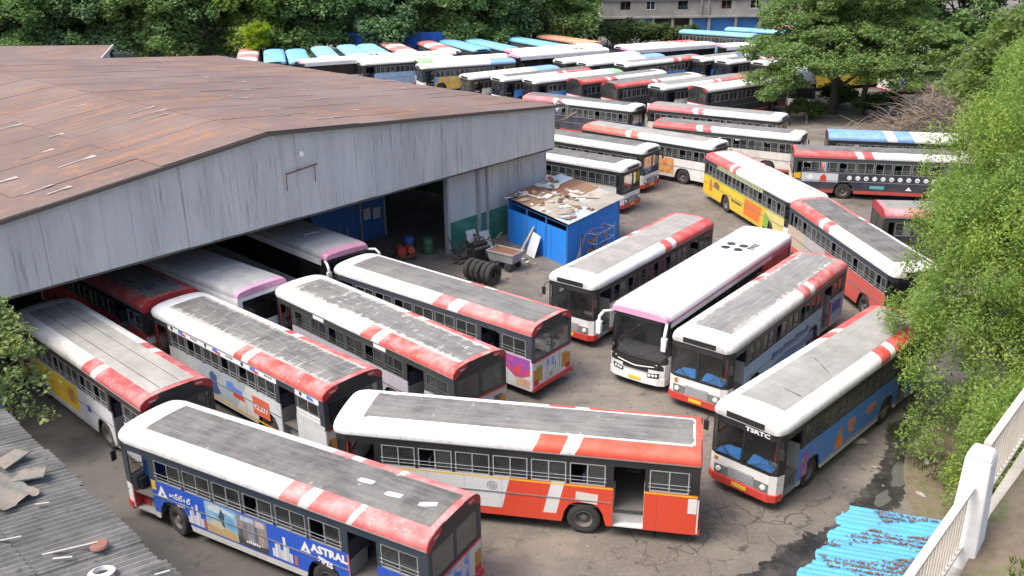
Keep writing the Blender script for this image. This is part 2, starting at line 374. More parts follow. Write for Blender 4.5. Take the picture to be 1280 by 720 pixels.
# ------------------------------------------------------------------ the maintenance shed
SU = Vector((.6665, .7455, 0)); SN = Vector((-.7455, .6665, 0)); SP0 = Vector((-2.74, 47.76, 0)); SANG = atan2(.7455, .6665)
S_L, S_R, S_RIDGE, Z_R, Z_RIDGE, Z_L = -31.5, 7.98, -11.65, 7.20, 8.79, 6.55
LEN = 35.8
def SW(s, n, z): return SP0 + SU*s + SN*n + Vector((0, 0, z))
def gable(s): return Z_RIDGE - (S_RIDGE-s)*(Z_RIDGE-Z_L)/(S_RIDGE-S_L) if s < S_RIDGE else Z_RIDGE - (s-S_RIDGE)*(Z_RIDGE-Z_R)/(S_R-S_RIDGE)
shed = thing('maintenance_shed', 'large grey open-fronted shed with a rusty brown sheet roof', 'shed', SP0, SANG)
def shed_part(name, mb, mat, **k): return obj(name, mb.mesh(name), mat, shed, **k)
def roof_sheet_mat():
    m = NT('rusty_sheet'); w = m.coord('World'); p = m.map(w, (1, 1, 1), (0, 0, -SANG), (0, 0, 0))
    r = m.n('ObjectInfo').outputs['Random']
    n1 = m.noise(p, .22, 6, .6); n2 = m.noise(m.map(p, (.18, 2.6, 1)), 1.0, 5, .6); n3 = m.noise(p, 3.5, 6, .6)
    c = m.ramp(n1, [(.3, (.128, .080, .067)), (.5, (.160, .108, .093)), (.7, (.195, .142, .125))])
    c = m.mix(m.math('MULTIPLY', r, .35), c, (.135, .10, .088))
    x, y, z = m.sep(p)
    left = m.math('MULTIPLY', m.math('SUBTRACT', m.math('ADD', m.math('MULTIPLY', m.noise(p, .12, 3), 14), 3.0), x), .16, True)
    rust = m.math('MULTIPLY', m.ramp(n2, [(.52, 0.0), (.62, 1.0)]), m.ramp(m.noise(p, .13, 4), [(.45, .04), (.56, 1.0)]))
    c = m.mix(m.math('MULTIPLY', rust, .6), c, (.31, .15, .065))
    bl = m.math('MULTIPLY', m.ramp(m.noise(p, .9, 7, .7), [(.54, 0.0), (.62, 1.0)]), m.ramp(m.noise(p, .1, 3), [(.42, 0.0), (.58, 1.0)]))
    c = m.mix(m.math('MULTIPLY', bl, .5), c, (.30, .14, .06))
    sc2 = m.ramp(m.noise(m.map(p, (.5, 4, 1)), 1.6, 6, .7), [(.62, 0.0), (.68, .45)])
    c = m.mix(sc2, c, (.085, .062, .055))
    c = m.mix(m.ramp(n3, [(.58, 0.0), (.75, .4)]), c, (.08, .05, .045))
    c = m.mix(m.ramp(m.noise(m.map(p, (.35, 3, 1)), 4.0, 4), [(.68, 0.0), (.74, .6)]), c, (.36, .31, .28))
    wv = m.n('TexWave', wave_type='BANDS', bands_direction='Y'); m.put(wv.inputs['Vector'], p); wv.inputs['Scale'].default_value = 1.6
    m.bump(wv.outputs['Fac'], .03, .5)
    return m.done(c, .75)
ROOFM = roof_sheet_mat()
def roof_sheets():
    nrow = 18; dn = (LEN+.25)/nrow; rr = random.Random(3)
    for (sa, za, sb, zb, k) in ((S_L, Z_L, S_RIDGE, Z_RIDGE, 4), (S_R+.12, Z_R-.01, S_RIDGE, Z_RIDGE, 4)):
        slope = atan2(zb-za, abs(sb-sa)); ln = hypot(sb-sa, zb-za)/k
        mb = MB().box(0, ln+.12, 0, dn+.05, 0, .025)
        me = mb.mesh('roof_sheet')
        for j in range(k):
            for i in range(nrow):
                o = obj('roof_sheet', me, ROOFM, shed)
                t = j/k; s = sa + (sb-sa)*t; z = za + (zb-za)*t
                sg = 1 if sb > sa else -1
                n = -.25 + i*dn if sg > 0 else -.25 + (i+1)*dn
                o.location = (s, n, z + .03 + .012*((i+j) % 2) + .014*j + rr.uniform(0, .012))
                o.rotation_euler = (0, -slope + rr.uniform(-.001, .001), 0 if sg > 0 else pi)
roof_sheets()
# pale sealing strips lying along the sheet laps
sealm = paint((.43, .39, .355), .9, .6); rr = random.Random(11)
for i in range(64):
    s = rr.uniform(-30, 6.5); n = rr.uniform(.6, LEN-1) if i % 3 else rr.uniform(.6, 14)
    ln = rr.uniform(.5, 1.9); wd = rr.uniform(.02, .055)
    sl_ = (Z_RIDGE-Z_L)/(S_RIDGE-S_L) if s < S_RIDGE else -(Z_RIDGE-Z_R)/(S_R-S_RIDGE)
    if abs(s - S_RIDGE) < 1.2: continue
    mb = MB().hexa([(0,-wd,0),(ln*.55,-wd*.7,sl_*ln*.55),(ln*.55,wd*.7,sl_*ln*.55),(0,wd,0),(0,-wd,.012),(ln*.55,-wd*.7,.012+sl_*ln*.55),(ln*.55,wd*.7,.012+sl_*ln*.55),(0,wd,.012)])
    mb.hexa([(ln*.55,-wd*.7,sl_*ln*.55),(ln,rr.uniform(-.2,.1),sl_*ln),(ln,rr.uniform(.11,.2),sl_*ln),(ln*.55,wd*.7,sl_*ln*.55),
             (ln*.55,-wd*.7,.012+sl_*ln*.55),(ln,-.03,.012+sl_*ln),(ln,.03,.012+sl_*ln),(ln*.55,wd*.7,.012+sl_*ln*.55)])
    o = shed_part('sealing_strip', mb, sealm); o.location = (s, n, gable(s)+.125); o.rotation_euler = (0, 0, rr.uniform(-.08, .12))
def fascia_mat(green=False):
    m = NT('grey_sheet'); w = m.coord('World'); p = m.map(w, (1, 1, 1), (0, 0, -SANG)); x, y, z = m.sep(p)
    r = m.n('ObjectInfo').outputs['Random']
    c = m.ramp(m.noise(m.map(p, (.7, .7, .12)), 1.1, 6, .65), [(.3, (.40, .415, .42)), (.55, (.53, .545, .545)), (.75, (.60, .61, .605))])
    c = m.mix(m.math('MULTIPLY', r, .28), c, (.40, .41, .415))
    st = m.ramp(m.noise(m.map(p, (5, 5, .32)), 1.4, 5, .6), [(.53, 0.0), (.72, .75)])
    st = m.math('MULTIPLY', st, m.ramp(m.noise(p, .25, 3), [(.4, .15), (.62, 1.0)]))
    c = m.mix(st, c, (.13, .115, .10))
    br = m.ramp(m.noise(m.map(p, (3, 3, .3)), .55, 4), [(.64, 0.0), (.76, .5)])
    c = m.mix(br, c, (.24, .185, .13))
    sp = m.ramp(m.noise(p, 6, 3), [(.68, 0.0), (.74, .6)]); c = m.mix(sp, c, (.14, .13, .125))
    if green: c = m.mix(m.math('LESS_THAN', z, 1.75), c, m.ramp(m.noise(p, 1.2, 5), [(.35, (.03, .16, .11)), (.7, (.09, .27, .20))]))
    wv = m.n('TexWave', wave_type='BANDS', bands_direction='X'); m.put(wv.inputs['Vector'], p); wv.inputs['Scale'].default_value = 2.2
    m.bump(m.math('ADD', wv.outputs['Fac'], m.math('MULTIPLY', m.noise(p, .9, 3), 3.0)), .02, .4)
    return m.done(c, .6, .1)
FASC, WALLG = fascia_mat(), fascia_mat(True)
s = S_L; pw = 1.12
while s < S_R - .02:
    e_ = min(s+pw, S_R); off = rr.uniform(0, .016)
    bot = 4.73 + rr.uniform(-.012, .012)
    def fp(a, b, za, zb, n0, n1): return [(a, n0, bot), (b, n0, bot), (b, n1, bot), (a, n1, bot), (a, n0, za), (b, n0, zb), (b, n1, zb), (a, n1, za)]
    if s < S_RIDGE < e_: pieces = [(s+.006, S_RIDGE), (S_RIDGE, e_-.006)]
    else: pieces = [(s+.006, e_-.006)]
    mb = MB()
    for a_, b_ in pieces: mb.hexa(fp(a_, b_, gable(a_)-.02, gable(b_)-.02, -off-.03, .03-off))
    shed_part('fascia_panel', mb, FASC); s = e_
mb = MB()
for a_, b_ in ((S_L, S_RIDGE), (S_RIDGE, S_R+.1)):
    mb.hexa([(a_,-.31,gable(a_)-.09),(b_,-.31,gable(b_)-.09),(b_,-.26,gable(b_)-.09),(a_,-.26,gable(a_)-.09),(a_,-.31,gable(a_)+.065),(b_,-.31,gable(b_)+.065),(b_,-.26,gable(b_)+.065),(a_,-.26,gable(a_)+.065)])
shed_part('barge_trim', mb, paint((.10, .085, .08), .8, .5))
shed_part('fascia_beam', MB().box(S_L, S_R-.05, .06, .34, 4.6, 5.0), paint((.09, .09, .09), .8, .4))
# side returns of the fascia, lower right wall, side and back walls
shed_part('eave_return', MB().box(S_R-.05, S_R-.005, .04, LEN, 4.75, 7.12), FASC)
for k in range(7):
    a_ = .05 + k*1.19; shed_part('wall_panel', MB().box(a_+.006, a_+1.184, .92+.012*(k % 2), .99, 0, 4.72), WALLG)
shed_part('wall_post', MB().box(2.22, 2.42, .78, .91, 0, 4.58), GREYP); shed_part('wall_post', MB().box(3.0, 3.12, .80, .91, 0, 4.58), GREYP)
shed_part('door_jamb', MB().box(-.12, .04, .85, 1.15, 0, 4.58), GREYP)
shed_part('side_wall', MB().box(8.28, 8.36, 1.0, LEN, 0, 4.9), WALLG)
shed_part('side_wall', MB().box(S_L, S_L+.1, .4, LEN, 0, 6.5), WALLG)
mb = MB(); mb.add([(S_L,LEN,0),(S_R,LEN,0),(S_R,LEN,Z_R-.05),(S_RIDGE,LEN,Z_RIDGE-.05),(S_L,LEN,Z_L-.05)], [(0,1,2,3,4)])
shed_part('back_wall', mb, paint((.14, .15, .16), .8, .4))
for s_ in (-24, -16, -8, .2):
    for n_ in (9, 18, 27):
        shed_part('column', MB().box(s_-.15, s_+.15, n_-.15, n_+.15, 0, gable(s_)-.1), paint((.12, .12, .12), .8, .4))
for n_ in (9, 18, 27):
    mb = MB().hexa([(S_L+.2,n_-.1,gable(S_L+.2)-.45),(S_RIDGE,n_-.1,Z_RIDGE-.45),(S_RIDGE,n_+.1,Z_RIDGE-.45),(S_L+.2,n_+.1,gable(S_L+.2)-.45),(S_L+.2,n_-.1,gable(S_L+.2)-.1),(S_RIDGE,n_-.1,Z_RIDGE-.1),(S_RIDGE,n_+.1,Z_RIDGE-.1),(S_L+.2,n_+.1,gable(S_L+.2)-.1)])
    mb.hexa([(S_RIDGE,n_-.1,Z_RIDGE-.45),(S_R-.2,n_-.1,Z_R-.45),(S_R-.2,n_+.1,Z_R-.45),(S_RIDGE,n_+.1,Z_RIDGE-.45),(S_RIDGE,n_-.1,Z_RIDGE-.1),(S_R-.2,n_-.1,Z_R-.1),(S_R-.2,n_+.1,Z_R-.1),(S_RIDGE,n_+.1,Z_RIDGE-.1)])
    shed_part('rafter', mb, paint((.10, .10, .10), .8, .4))
# rusty pipe bracket and lamp on the fascia
mb = MB().tube([(-10.9,-.16,6.86),(-9.2,-.16,7.02)], .035); mb.tube([(-10.9,-.16,6.90),(-10.9,-.14,6.1)], .022); mb.tube([(-9.35,-.16,7.0),(-9.35,-.14,6.25)], .022)
mb.box(-10.2,-10.1,-.16,-.02,6.9,6.96)
shed_part('pipe_bracket', mb, RUST)
mb = MB().tube([(-10.05,-.02,7.72),(-10.05,-.22,7.75),(-10.05,-.28,7.66)], .02); mb.lathe_y([(.02,-.05),(.1,-.03),(.13,.06)], 12, 0, (-10.05,-.3,7.62))
shed_part('lamp', mb, LAMPW)
# rain pipes, arm and junk at the right corner of the roof
mb = MB().tube([(8.0,.2,6.1),(9.0,.0,6.25),(9.9,-.1,6.5)], .09, 8); mb.tube([(8.0,.9,6.3),(9.8,.7,6.75)], .05); mb.tube([(9.2,.0,6.3),(9.4,.1,7.0)], .05)
shed_part('corner_bracket', mb, paint((.16, .13, .11), .8, .6))
mb = MB().lathe_y([(.0,-.3),(.2,-.28),(.24,-.1),(.24,.2),(.0,.24)], 12, 0, (8.75,.5,6.75)); mb.tube([(8.1,.4,6.9),(8.9,.5,7.3),(9.6,.3,6.9)], .06, 6)
shed_part('corner_drum', mb, GREYP)
# vent house on the far end of the roof
vh = thing('roof_vent_house', 'low brown sheet roof seen beyond the shed roof at the far left', 'roof')
q4 = [(-30.8,70.9),(-32.3,77.0),(-43,77.0),(-45,70.5)]; zq = [7.85,8.15,8.15,7.85]
obj('roof', MB().hexa([(x,y,z) for (x,y),z in zip(q4,zq)]+[(x,y,z+.12) for (x,y),z in zip(q4,zq)]).mesh('roof'), ROOFM, vh)
obj('wall', MB().prism_z([(-31.1,71.3),(-32.5,76.7),(-42.7,76.7),(-44.5,70.9)],0,7.8).mesh('wall'), WALLG, vh)
obj('edge_trim', MB().hexa([(-30.79,70.9,7.80),(-32.29,77,8.10),(-32.2,77,8.10),(-30.7,70.9,7.80),(-30.79,70.9,8.02),(-32.29,77,8.32),(-32.2,77,8.32),(-30.7,70.9,8.02)]).mesh('edge_trim'), paint((.5,.45,.42),.7,.3), vh)

def corr(mb, p00, p10, p01, nw, amp, thick=.012, m=0, ragged=None, per=8):
    """corrugated sheet: origin p00, waves counted along p00->p10, running along p00->p01"""
    p00, p10, p01 = map(Vector, (p00, p10, p01)); a = p10-p00; b = p01-p00; up = a.cross(b).normalized()
    if up.z < 0: up = -up
    n = nw*per; top = []; bot = []
    for i in range(n+1):
        t = i/n; h = amp*sin(2*pi*t*nw)
        r0, r1 = (0, 1) if ragged is None else ragged(t)
        for r in (r0, r1):
            q = p00 + a*t + b*r; top.append(q + up*(h+thick)); bot.append(q + up*h)
    N = len(top); fs = [(2*i, 2*i+1, 2*i+3, 2*i+2) for i in range(n)] + [(N+2*i, N+2*i+2, N+2*i+3, N+2*i+1) for i in range(n)]
    fs += [(2*i, 2*i+2, N+2*i+2, N+2*i) for i in range(n)] + [(2*i+1, N+2*i+1, N+2*i+3, 2*i+3) for i in range(n)]
    return mb.add(top+bot, fs, m)

# ------------------------------------------------------------------ dark shed bay: blue partitions, red machine, frames
def inshed(name, label, cat, mb, mat): 
    o = obj(name, mb.mesh(name), mat); o.location = SP0; o.rotation_euler = (0,0,SANG); return tag(o, label, cat)
bw = thing('blue_partition', 'blue sheet partition with framed window inside the dark shed', 'partition', SW(-1, 6.3, 0), SANG)
for k in range(5):
    me = corr(MB(), (-4.2+k*1.05, 0, 0), (-3.18+k*1.05, 0, 0), (-4.2+k*1.05, 0, 2.3), 6, .015).mesh('sheet'); obj('sheet', me, paint((.02, .13, .42), .55, .5), bw)
obj('frame', MB().box(-4.2,1.1,.03,.1,2.3,2.42).box(-.9,-.8,-.1,.03,0,3.2).box(.9,1.0,-.1,.03,0,3.2).box(-.9,1.0,-.1,.03,3.1,3.25).mesh('frame'), paint((.35, .35, .30), .7, .4), bw)
obj('notice_board', MB().box(-.7,-.2,-.16,-.11,1.3,1.95).box(0,.55,-.16,-.11,1.2,1.85).mesh('notice_board'), paint((.5, .5, .5), .7, .3), bw)
pm = thing('red_pump_machine', 'small red machine with two drums standing just inside the shed', 'machine', SW(-2.2, 2.2, 0), .4)
obj('base', MB().box(-.6,.6,-.3,.3,.1,.28).mesh('base'), RUST, pm); obj('motor', MB().lathe_y([(0,-.4),(.26,-.4),(.28,-.2),(.28,.2),(.2,.35),(0,.36)],14,0,(-.25,0,.55)).mesh('motor'), paint((.42,.05,.03),.6,.4), pm)
obj('tank', MB().lathe_y([(0,-.3),(.2,-.28),(.22,.25),(0,.3)],14,0,(.3,0,.52)).mesh('tank'), paint((.48,.09,.03),.6,.4), pm)
for x_ in (-.45,.45):
    for y_ in (-.34,.34): obj('wheel', MB().lathe_y([(0,-.04),(.1,-.04),(.12,0),(.1,.04),(0,.04)],12,0,(x_,y_,.12)).mesh('wheel'), RUBBER, pm)

# ------------------------------------------------------------------ blue tin kiosk with junk on its roof
FL, FC, RR_, BK = Vector((-.15,50.55,0)), Vector((2.93,46.10,0)), Vector((6.15,50.5,0)), Vector((2.95,54.45,0))
kiosk = thing('tin_kiosk', 'blue sheet-metal kiosk with a junk-strewn roof beside the shed wall', 'kiosk')
BLUET = paint((.015, .23, .76), .5, .2)
def wallsheets(a, b, h0, h1, nm, mat, parent, n):
    for k in range(n):
        p = a.lerp(b, k/n); q = a.lerp(b, (k+.985)/n); up = Vector((0,0,h0+(h1-h0)*(k/n)))
        obj(nm, corr(MB(), p, q, p+up, 7, .012).mesh(nm), mat, parent)
wallsheets(FL, FC, 1.95, 1.95, 'wall_sheet', BLUET, kiosk, 4); wallsheets(FC, RR_, 2.25, 2.4, 'wall_sheet', BLUET, kiosk, 4)
wallsheets(RR_, BK, 2.4, 2.7, 'wall_sheet', BLUET, kiosk, 3); wallsheets(BK, FL, 2.6, 2.5, 'wall_sheet', BLUET, kiosk, 3)
for p in (FL, FL.lerp(FC,.33), FL.lerp(FC,.66), FC, RR_): obj('post', MB().box(p.x-.04,p.x+.04,p.y-.04,p.y+.04,0,2.34 if p is not FL else 2.5).mesh('post'), paint((.03,.15,.4),.6,.4), kiosk)
obj('top_rail', MB().tube([FL+Vector((.1,0,2.3)), FC+Vector((0,0,2.25))], .03).mesh('top_rail'), paint((.03,.12,.3),.6,.4), kiosk)
def kroof(a, b): # a along FL->FC, b along FL->BK
    p = FL*(1-a)*(1-b)+FC*a*(1-b)+RR_*a*b+BK*(1-a)*b; c = (FL+FC+RR_+BK)/4; p = c+(p-c)*1.06
    return Vector((p.x, p.y, 2.62-.2*a+.18*b*(1-a)+.06*b*a))
rustsheet = []
for i in range(5):
    for j in range(2):
        a0, a1, b0, b1 = i/5, (i+1.1)/5, j/2, min(1.03, (j+1.08)/2)
        mat = [RUST, paint((.33,.30,.26),.8,.5), paint((.26,.14,.08),.9,.6), paint((.40,.46,.50),.6,.4), paint((.42,.38,.32),.8,.5)][(i*2+j*3) % 5]
        mb = MB(); q = [kroof(a0,b0),kroof(a1,b0),kroof(a1,b1),kroof(a0,b1)]; dz = Vector((0,0,.02+.012*((i+j) % 2)+.01*j)); t_ = Vector((0,0,.012))
        mb.hexa([x+dz for x in q]+[x+dz+t_ for x in q]); obj('roof_sheet', mb.mesh('roof_sheet'), mat, kiosk)
# junk: rags, boards, stones, bags -- larger pieces singly
jr = random.Random(5); jcols = [(.62,.60,.56),(.5,.47,.42),(.20,.11,.06),(.14,.10,.08),(.7,.68,.64),(.10,.12,.14),(.36,.28,.2),(.28,.2,.14)]
def lump(rx, ry, rz, seed, n=9, m=5):
    r_ = random.Random(seed); mb = MB(); vs = []
    for j in range(m):
        ph = pi*(j)/(m-1)-pi/2
        for i in range(n):
            k = r_.uniform(.7, 1.15); a = 2*pi*i/n
            vs.append((rx*k*cos(ph)*cos(a), ry*k*cos(ph)*sin(a), max(-.2*rz, rz*k*sin(ph))))
    fs = [(j*n+i, j*n+(i+1) % n, (j+1)*n+(i+1) % n, (j+1)*n+i) for j in range(m-1) for i in range(n)]
    return mb.add(vs, fs)
lumps = [lump(.22,.17,.10,k).mesh('lump', smooth=True) for k in range(6)]
boards = [MB().box(-l_/2,l_/2,-w_/2,w_/2,0,.025).mesh('board') for l_, w_ in ((.9,.22),(.6,.4),(1.3,.12),(.45,.3))]
names = {0:'rubble_lump',1:'scrap_board'}
cw = ['off-white','grey-brown','dark brown','blackish brown','white','slate','tan','brown']
seen = {}
for k in range(74):
    a, b = jr.uniform(.04,.97), jr.uniform(.04,.8); p = kroof(a, b); isb = k % 3 == 0; ci = jr.randrange(8)
    sc_ = jr.uniform(.55,1.5); zn = ('front corner','middle','left corner')[0 if a > .66 else 1 if a > .33 else 2]; zb_ = 'outer edge' if b < .28 else 'centre line' if b < .55 else 'shed wall'
    lb_ = '%s %s %s on the kiosk roof, %s towards the %s' % ('small' if sc_ < .85 else 'mid-sized' if sc_ < 1.2 else 'large', cw[ci], 'scrap board' if isb else 'rag bundle', zn, zb_)
    if lb_ in seen: continue
    seen[lb_] = 1
    o = obj('scrap_board' if isb else 'rag_bundle', (boards if isb else lumps)[k % (4 if isb else 6)], paint(jcols[ci], .9, .4))
    o.location = p+Vector((0,0,.065)); o.scale = (sc_, sc_*jr.uniform(.7,1.2), sc_*jr.uniform(.6,1.1)); o.rotation_euler = (jr.uniform(-.12,.12), jr.uniform(-.12,.12), jr.uniform(0,6.3))
    tag(o, lb_, 'board' if isb else 'rubbish', 'scrap boards on the kiosk roof' if isb else 'rubble and rags on the kiosk roof')
# scaffold rack and scrap at the kiosk's right corner
rk = thing('scrap_rack', 'tangled metal rack of scrap against the kiosk right side', 'rack', (4.05,46.9,0), .95)
for x_ in (0,1.9):
    for y_ in (0,-.6): obj('leg', MB().tube([(x_,y_,0),(x_+.03,y_,1.75)], .025).mesh('leg'), paint((.10,.17,.28),.7,.5), rk)
for z_ in (.5,1.05,1.6): obj('shelf_rail', MB().tube([(0,0,z_),(1.9,0,z_)],.02).tube([(0,-.6,z_),(1.9,-.6,z_)],.02).tube([(0,0,z_),(0,-.6,z_)],.02).tube([(1.9,0,z_),(1.9,-.6,z_)],.02).mesh('shelf_rail'), paint((.14,.20,.30),.7,.5), rk)
mb = MB()
for k in range(46):
    p = Vector((jr.uniform(0,1.9), jr.uniform(-.6,0), jr.choice((.52,1.07,1.62))+jr.uniform(0,.15))); d = Vector((jr.uniform(-.6,.6), jr.uniform(-.25,.25), jr.uniform(-.1,.22))); mb.tube([p, p+d], jr.uniform(.012,.04), 5)
tag(obj('scrap', mb.mesh('scrap'), RUST, rk), kind='stuff')
for k, (p, q) in enumerate([((3.3,45.9,0),(4.0,46.9,1.6)),((3.6,45.8,0),(3.7,46.7,1.5))]):
    tag(obj('leaning_pole', MB().tube([p,q],.03,6).mesh('leaning_pole'), WOODB), ['long thin pole leaning on the scrap rack','short thin pole leaning by the kiosk corner'][k], 'pole')
# white board leaning, planks and bits on the ground
dirv = (FC-FL).normalized(); nv = Vector((-dirv.y, dirv.x, 0)); nv = nv if nv.y < 0 else -nv
p = FL.lerp(FC,.46)
q0 = p+nv*.55; q1 = p+dirv*.85+nv*.62
mb = MB().hexa([q0, q1, q1+nv*.02, q0+nv*.02, q0-nv*.42+Vector((0,0,1.25)), q1-nv*.45+Vector((0,0,1.15)), q1-nv*.43+Vector((0,0,1.15)), q0-nv*.40+Vector((0,0,1.25))])
for i_ in range(8): pass
tag(obj('white_board', mb.mesh('white_board'), paint((.66,.68,.72),.6,.3)), 'pale board leaning against the blue kiosk wall', 'board')
mb = MB().hexa([p+nv*.9-dirv*.25, p+nv*.9-dirv*.1, p+nv*.93-dirv*.1, p+nv*.93-dirv*.25, p+nv*.08+Vector((0,0,1.5)), p+nv*.08+dirv*.14+Vector((0,0,1.5)), p+nv*.1+dirv*.14+Vector((0,0,1.5)), p+nv*.1+Vector((0,0,1.5))])
tag(obj('leaning_plank', mb.mesh('leaning_plank'), paint((.52,.42,.28),.8,.4)), 'narrow tan plank leaning beside the pale board', 'plank')
for k in range(9):
    o = obj('scrap_piece', (boards+lumps)[k], paint(jcols[(k*3) % 8],.9,.5)); q = p+nv*jr.uniform(.6,1.5)+dirv*jr.uniform(-.8,2.0); o.location = (q.x,q.y,.03); o.rotation_euler = (0,0,k); o.scale = (.7,.7,.7)
    tag(o, ['long scrap board nearest the leaning plank','short wide scrap board on the ground by the kiosk','thin scrap lath on the ground by the kiosk','small square scrap board by the kiosk','off-white rag on the ground by the kiosk','brown rag on the ground by the kiosk','dark rag on the ground by the kiosk','pale rubble lump by the kiosk wall','tan rubble lump by the kiosk wall'][k], 'scrap', 'scrap on the ground by the kiosk')

# ------------------------------------------------------------------ tyres, engine, cart in front of the shed wall
def tyre_mesh(r, wd):
    pr = [(r*.56,-wd*.42),(r*.72,-wd*.5),(r*.92,-wd*.47),(r*.99,-wd*.34),(r,-wd*.1),(r*.985,-.01),(r*.985,.01),(r,wd*.1),(r*.99,wd*.34),(r*.92,wd*.47),(r*.72,wd*.5),(r*.56,wd*.42),(r*.54,0),(r*.56,-wd*.42)]
    return MB().lathe_y(pr, 28).mesh('tyre', smooth=True)
TY = tyre_mesh(.56, .30)
ax = Vector((.78,-.62,0)).normalized(); an = atan2(ax.y, ax.x)
for k in range(5):
    q = Vector((-.95,43.55,0))-ax*.36*k; o = obj('loose_tyre', TY, RUBBER); o.location = (q.x, q.y, .56); o.rotation_euler = (0, 0, an-pi/2+.06*(k % 2))
    tag(o, ['worn black tyre at the near end of the upright row','second tyre from the near end of the upright row','middle tyre of the upright row before the shed','second tyre from the far end of the upright row','tyre at the far end of the upright row'][k], 'tyre', 'tyres standing in a row')
eng = thing('engine_block', 'greasy dark engine assembly standing behind the tyre row', 'engine', (-1.75,46.6,0), .7)
mb = MB().box(-.55,.55,-.3,.3,.25,.95).box(-.45,.45,-.2,.2,.95,1.25); obj('block', mb.mesh('block'), BLACK, eng)
mb = MB()
for k in range(6): mb.lathe_y([(0,-.06),(.09,-.05),(.1,.05),(0,.06)],10,0,(-.4+.16*k,-.33,1.0))
mb.lathe_y([(0,-.06),(.3,-.05),(.32,.04),(0,.06)],18,0,(.45,-.36,.6)); mb.tube([(-.5,0,1.3),(-.2,.1,1.5),(.3,.05,1.45),(.5,-.1,1.1)],.05,8); mb.tube([(.2,.25,.9),(.4,.35,1.4),(.0,.3,1.6)],.04,8)
obj('fittings', mb.mesh('fittings'), paint((.05,.05,.052),.5,.5), eng); obj('stand', MB().box(-.6,-.5,-.35,.35,0,.25).box(.5,.6,-.35,.35,0,.25).mesh('stand'), RUST, eng)
ct = thing('metal_cart', 'grey steel cart with a rust-filled bin in front of the shed wall', 'cart', (-.35,46.0,0), -.62)
mb = MB(); mb.hexa([(-.75,-.4,.45),(.75,-.4,.45),(.75,.4,.45),(-.75,.4,.45),(-.85,-.5,.95),(.85,-.5,.95),(.85,.5,.95),(-.85,.5,.95)]); obj('bin', mb.mesh('bin'), GREYP, ct)
obj('load', MB().box(-.78,.78,-.43,.43,.93,.965).mesh('load'), RUST, ct)
for s_ in (-1,1): obj('rim', MB().box(-.87,.87,s_*.5-.03,s_*.5+.03,.93,1.0).box(s_*.85-.03,s_*.85+.03,-.46,.46,.93,1.0).mesh('rim'), GREYP, ct)
for x_ in (-.5,.5):
    for y_ in (-.45,.45): obj('wheel', MB().lathe_y([(0,-.06),(.2,-.06),(.24,0),(.2,.06),(0,.06)],16,0,(x_,y_,.24)).mesh('wheel'), RUBBER, ct)
obj('axle', MB().box(-.55,.55,-.06,.06,.24,.46).mesh('axle'), RUST, ct)

# ------------------------------------------------------------------ grey corrugated roof, lower left
lr = thing('workshop_roof', 'grey corrugated sheet roof at the bottom left corner', 'roof')
def asb():
    m = NT('asbestos'); w = m.coord('World'); n = m.noise(w, 1.1, 7, .65); r = m.n('ObjectInfo').outputs['Random']
    c = m.ramp(n, [(.3, (.075,.073,.07)), (.5, (.15,.147,.138)), (.7, (.25,.24,.225))]); c = m.mix(m.math('MULTIPLY', r, .5), c, (.10,.10,.098))
    c = m.mix(m.ramp(m.noise(w, 5, 5), [(.6, 0.0), (.72, .7)]), c, (.045,.045,.042)); return m.done(c, .9)
ASB = asb()
E0, E1 = Vector((-14.4, 22.95, 4.35)), Vector((-5.2, 13.9, 4.35))   # eave edge
ed = (E1-E0).normalized(); inn = Vector((-ed.y*-1, ed.x*-1, 0)); inn = Vector((-.62,-.78,0)); 
inn = Vector((-.76,-.65,0)).normalized(); L_e = (E1-E0).length
nsh = 12
for k in range(nsh):
    for j in range(3):
        a = E0+ed*(L_e*k/nsh)+inn*(2.15*j)+Vector((0,0,.22*j)); lift = Vector((0,0,.02*(k % 2)+.035*j+.006*random.random()))
        up = inn*2.35+Vector((0,0,.235))
        jag = random.uniform(-.06,.05) if j == 0 else 0
        a = a+inn*jag*-1
        me = corr(MB(), a+lift, a+lift+ed*(L_e/nsh+.09), a+lift+up, 6, .042, .01, per=6).mesh('roof_sheet'); obj('roof_sheet', me, ASB, lr)
c0 = E0+inn*.25; c1 = E1+inn*.25
mb = MB().hexa([Vector((c0.x,c0.y,0)),Vector((c1.x,c1.y,0)),Vector((c1.x,c1.y,0))+inn*.15,Vector((c0.x,c0.y,0))+inn*.15,c0-Vector((0,0,.12)),c1-Vector((0,0,.12)),c1+inn*.15-Vector((0,0,.12)),c0+inn*.15-Vector((0,0,.12))])
obj('wall', mb.mesh('wall'), paint((.3,.28,.25),.9,.6), lr)
def on_roof(x, y): d = (Vector((x,y,0))-Vector((E0.x,E0.y,0))).dot(Vector((ed.y,-ed.x,0))*(1 if Vector((ed.y,-ed.x,0)).dot(inn) > 0 else -1)); return 4.35+d*.235/2.35/ max(.2, inn.dot(Vector((ed.y,-ed.x,0))*(1 if Vector((ed.y,-ed.x,0)).dot(inn) > 0 else -1)))*1.0+.11
tarp = MB(); nu, nvv = 16, 12; rt = random.Random(2)
tp = []
for i in range(nu+1):
    for j in range(nvv+1):
        u_, v_ = i/nu, j/nvv; q = Vector((-14.6,18.9,0)).lerp(Vector((-11.5,17.7,0)), u_)+Vector((.55,1.35,0))*(v_*(1-.3*u_)-.1); 
        q += Vector((rt.uniform(-.05,.05), rt.uniform(-.05,.05), 0))*(1 if (i in (0,nu) or j in (0,nvv)) else .4)
        q.z = on_roof(q.x,q.y)+.03+.10*abs(sin(u_*9+v_*3))*sin(v_*5+u_*2)**2+rt.uniform(0,.05); tp.append(q)
tarp.add(tp, [(i*(nvv+1)+j, (i+1)*(nvv+1)+j, (i+1)*(nvv+1)+j+1, i*(nvv+1)+j+1) for i in range(nu) for j in range(nvv)])
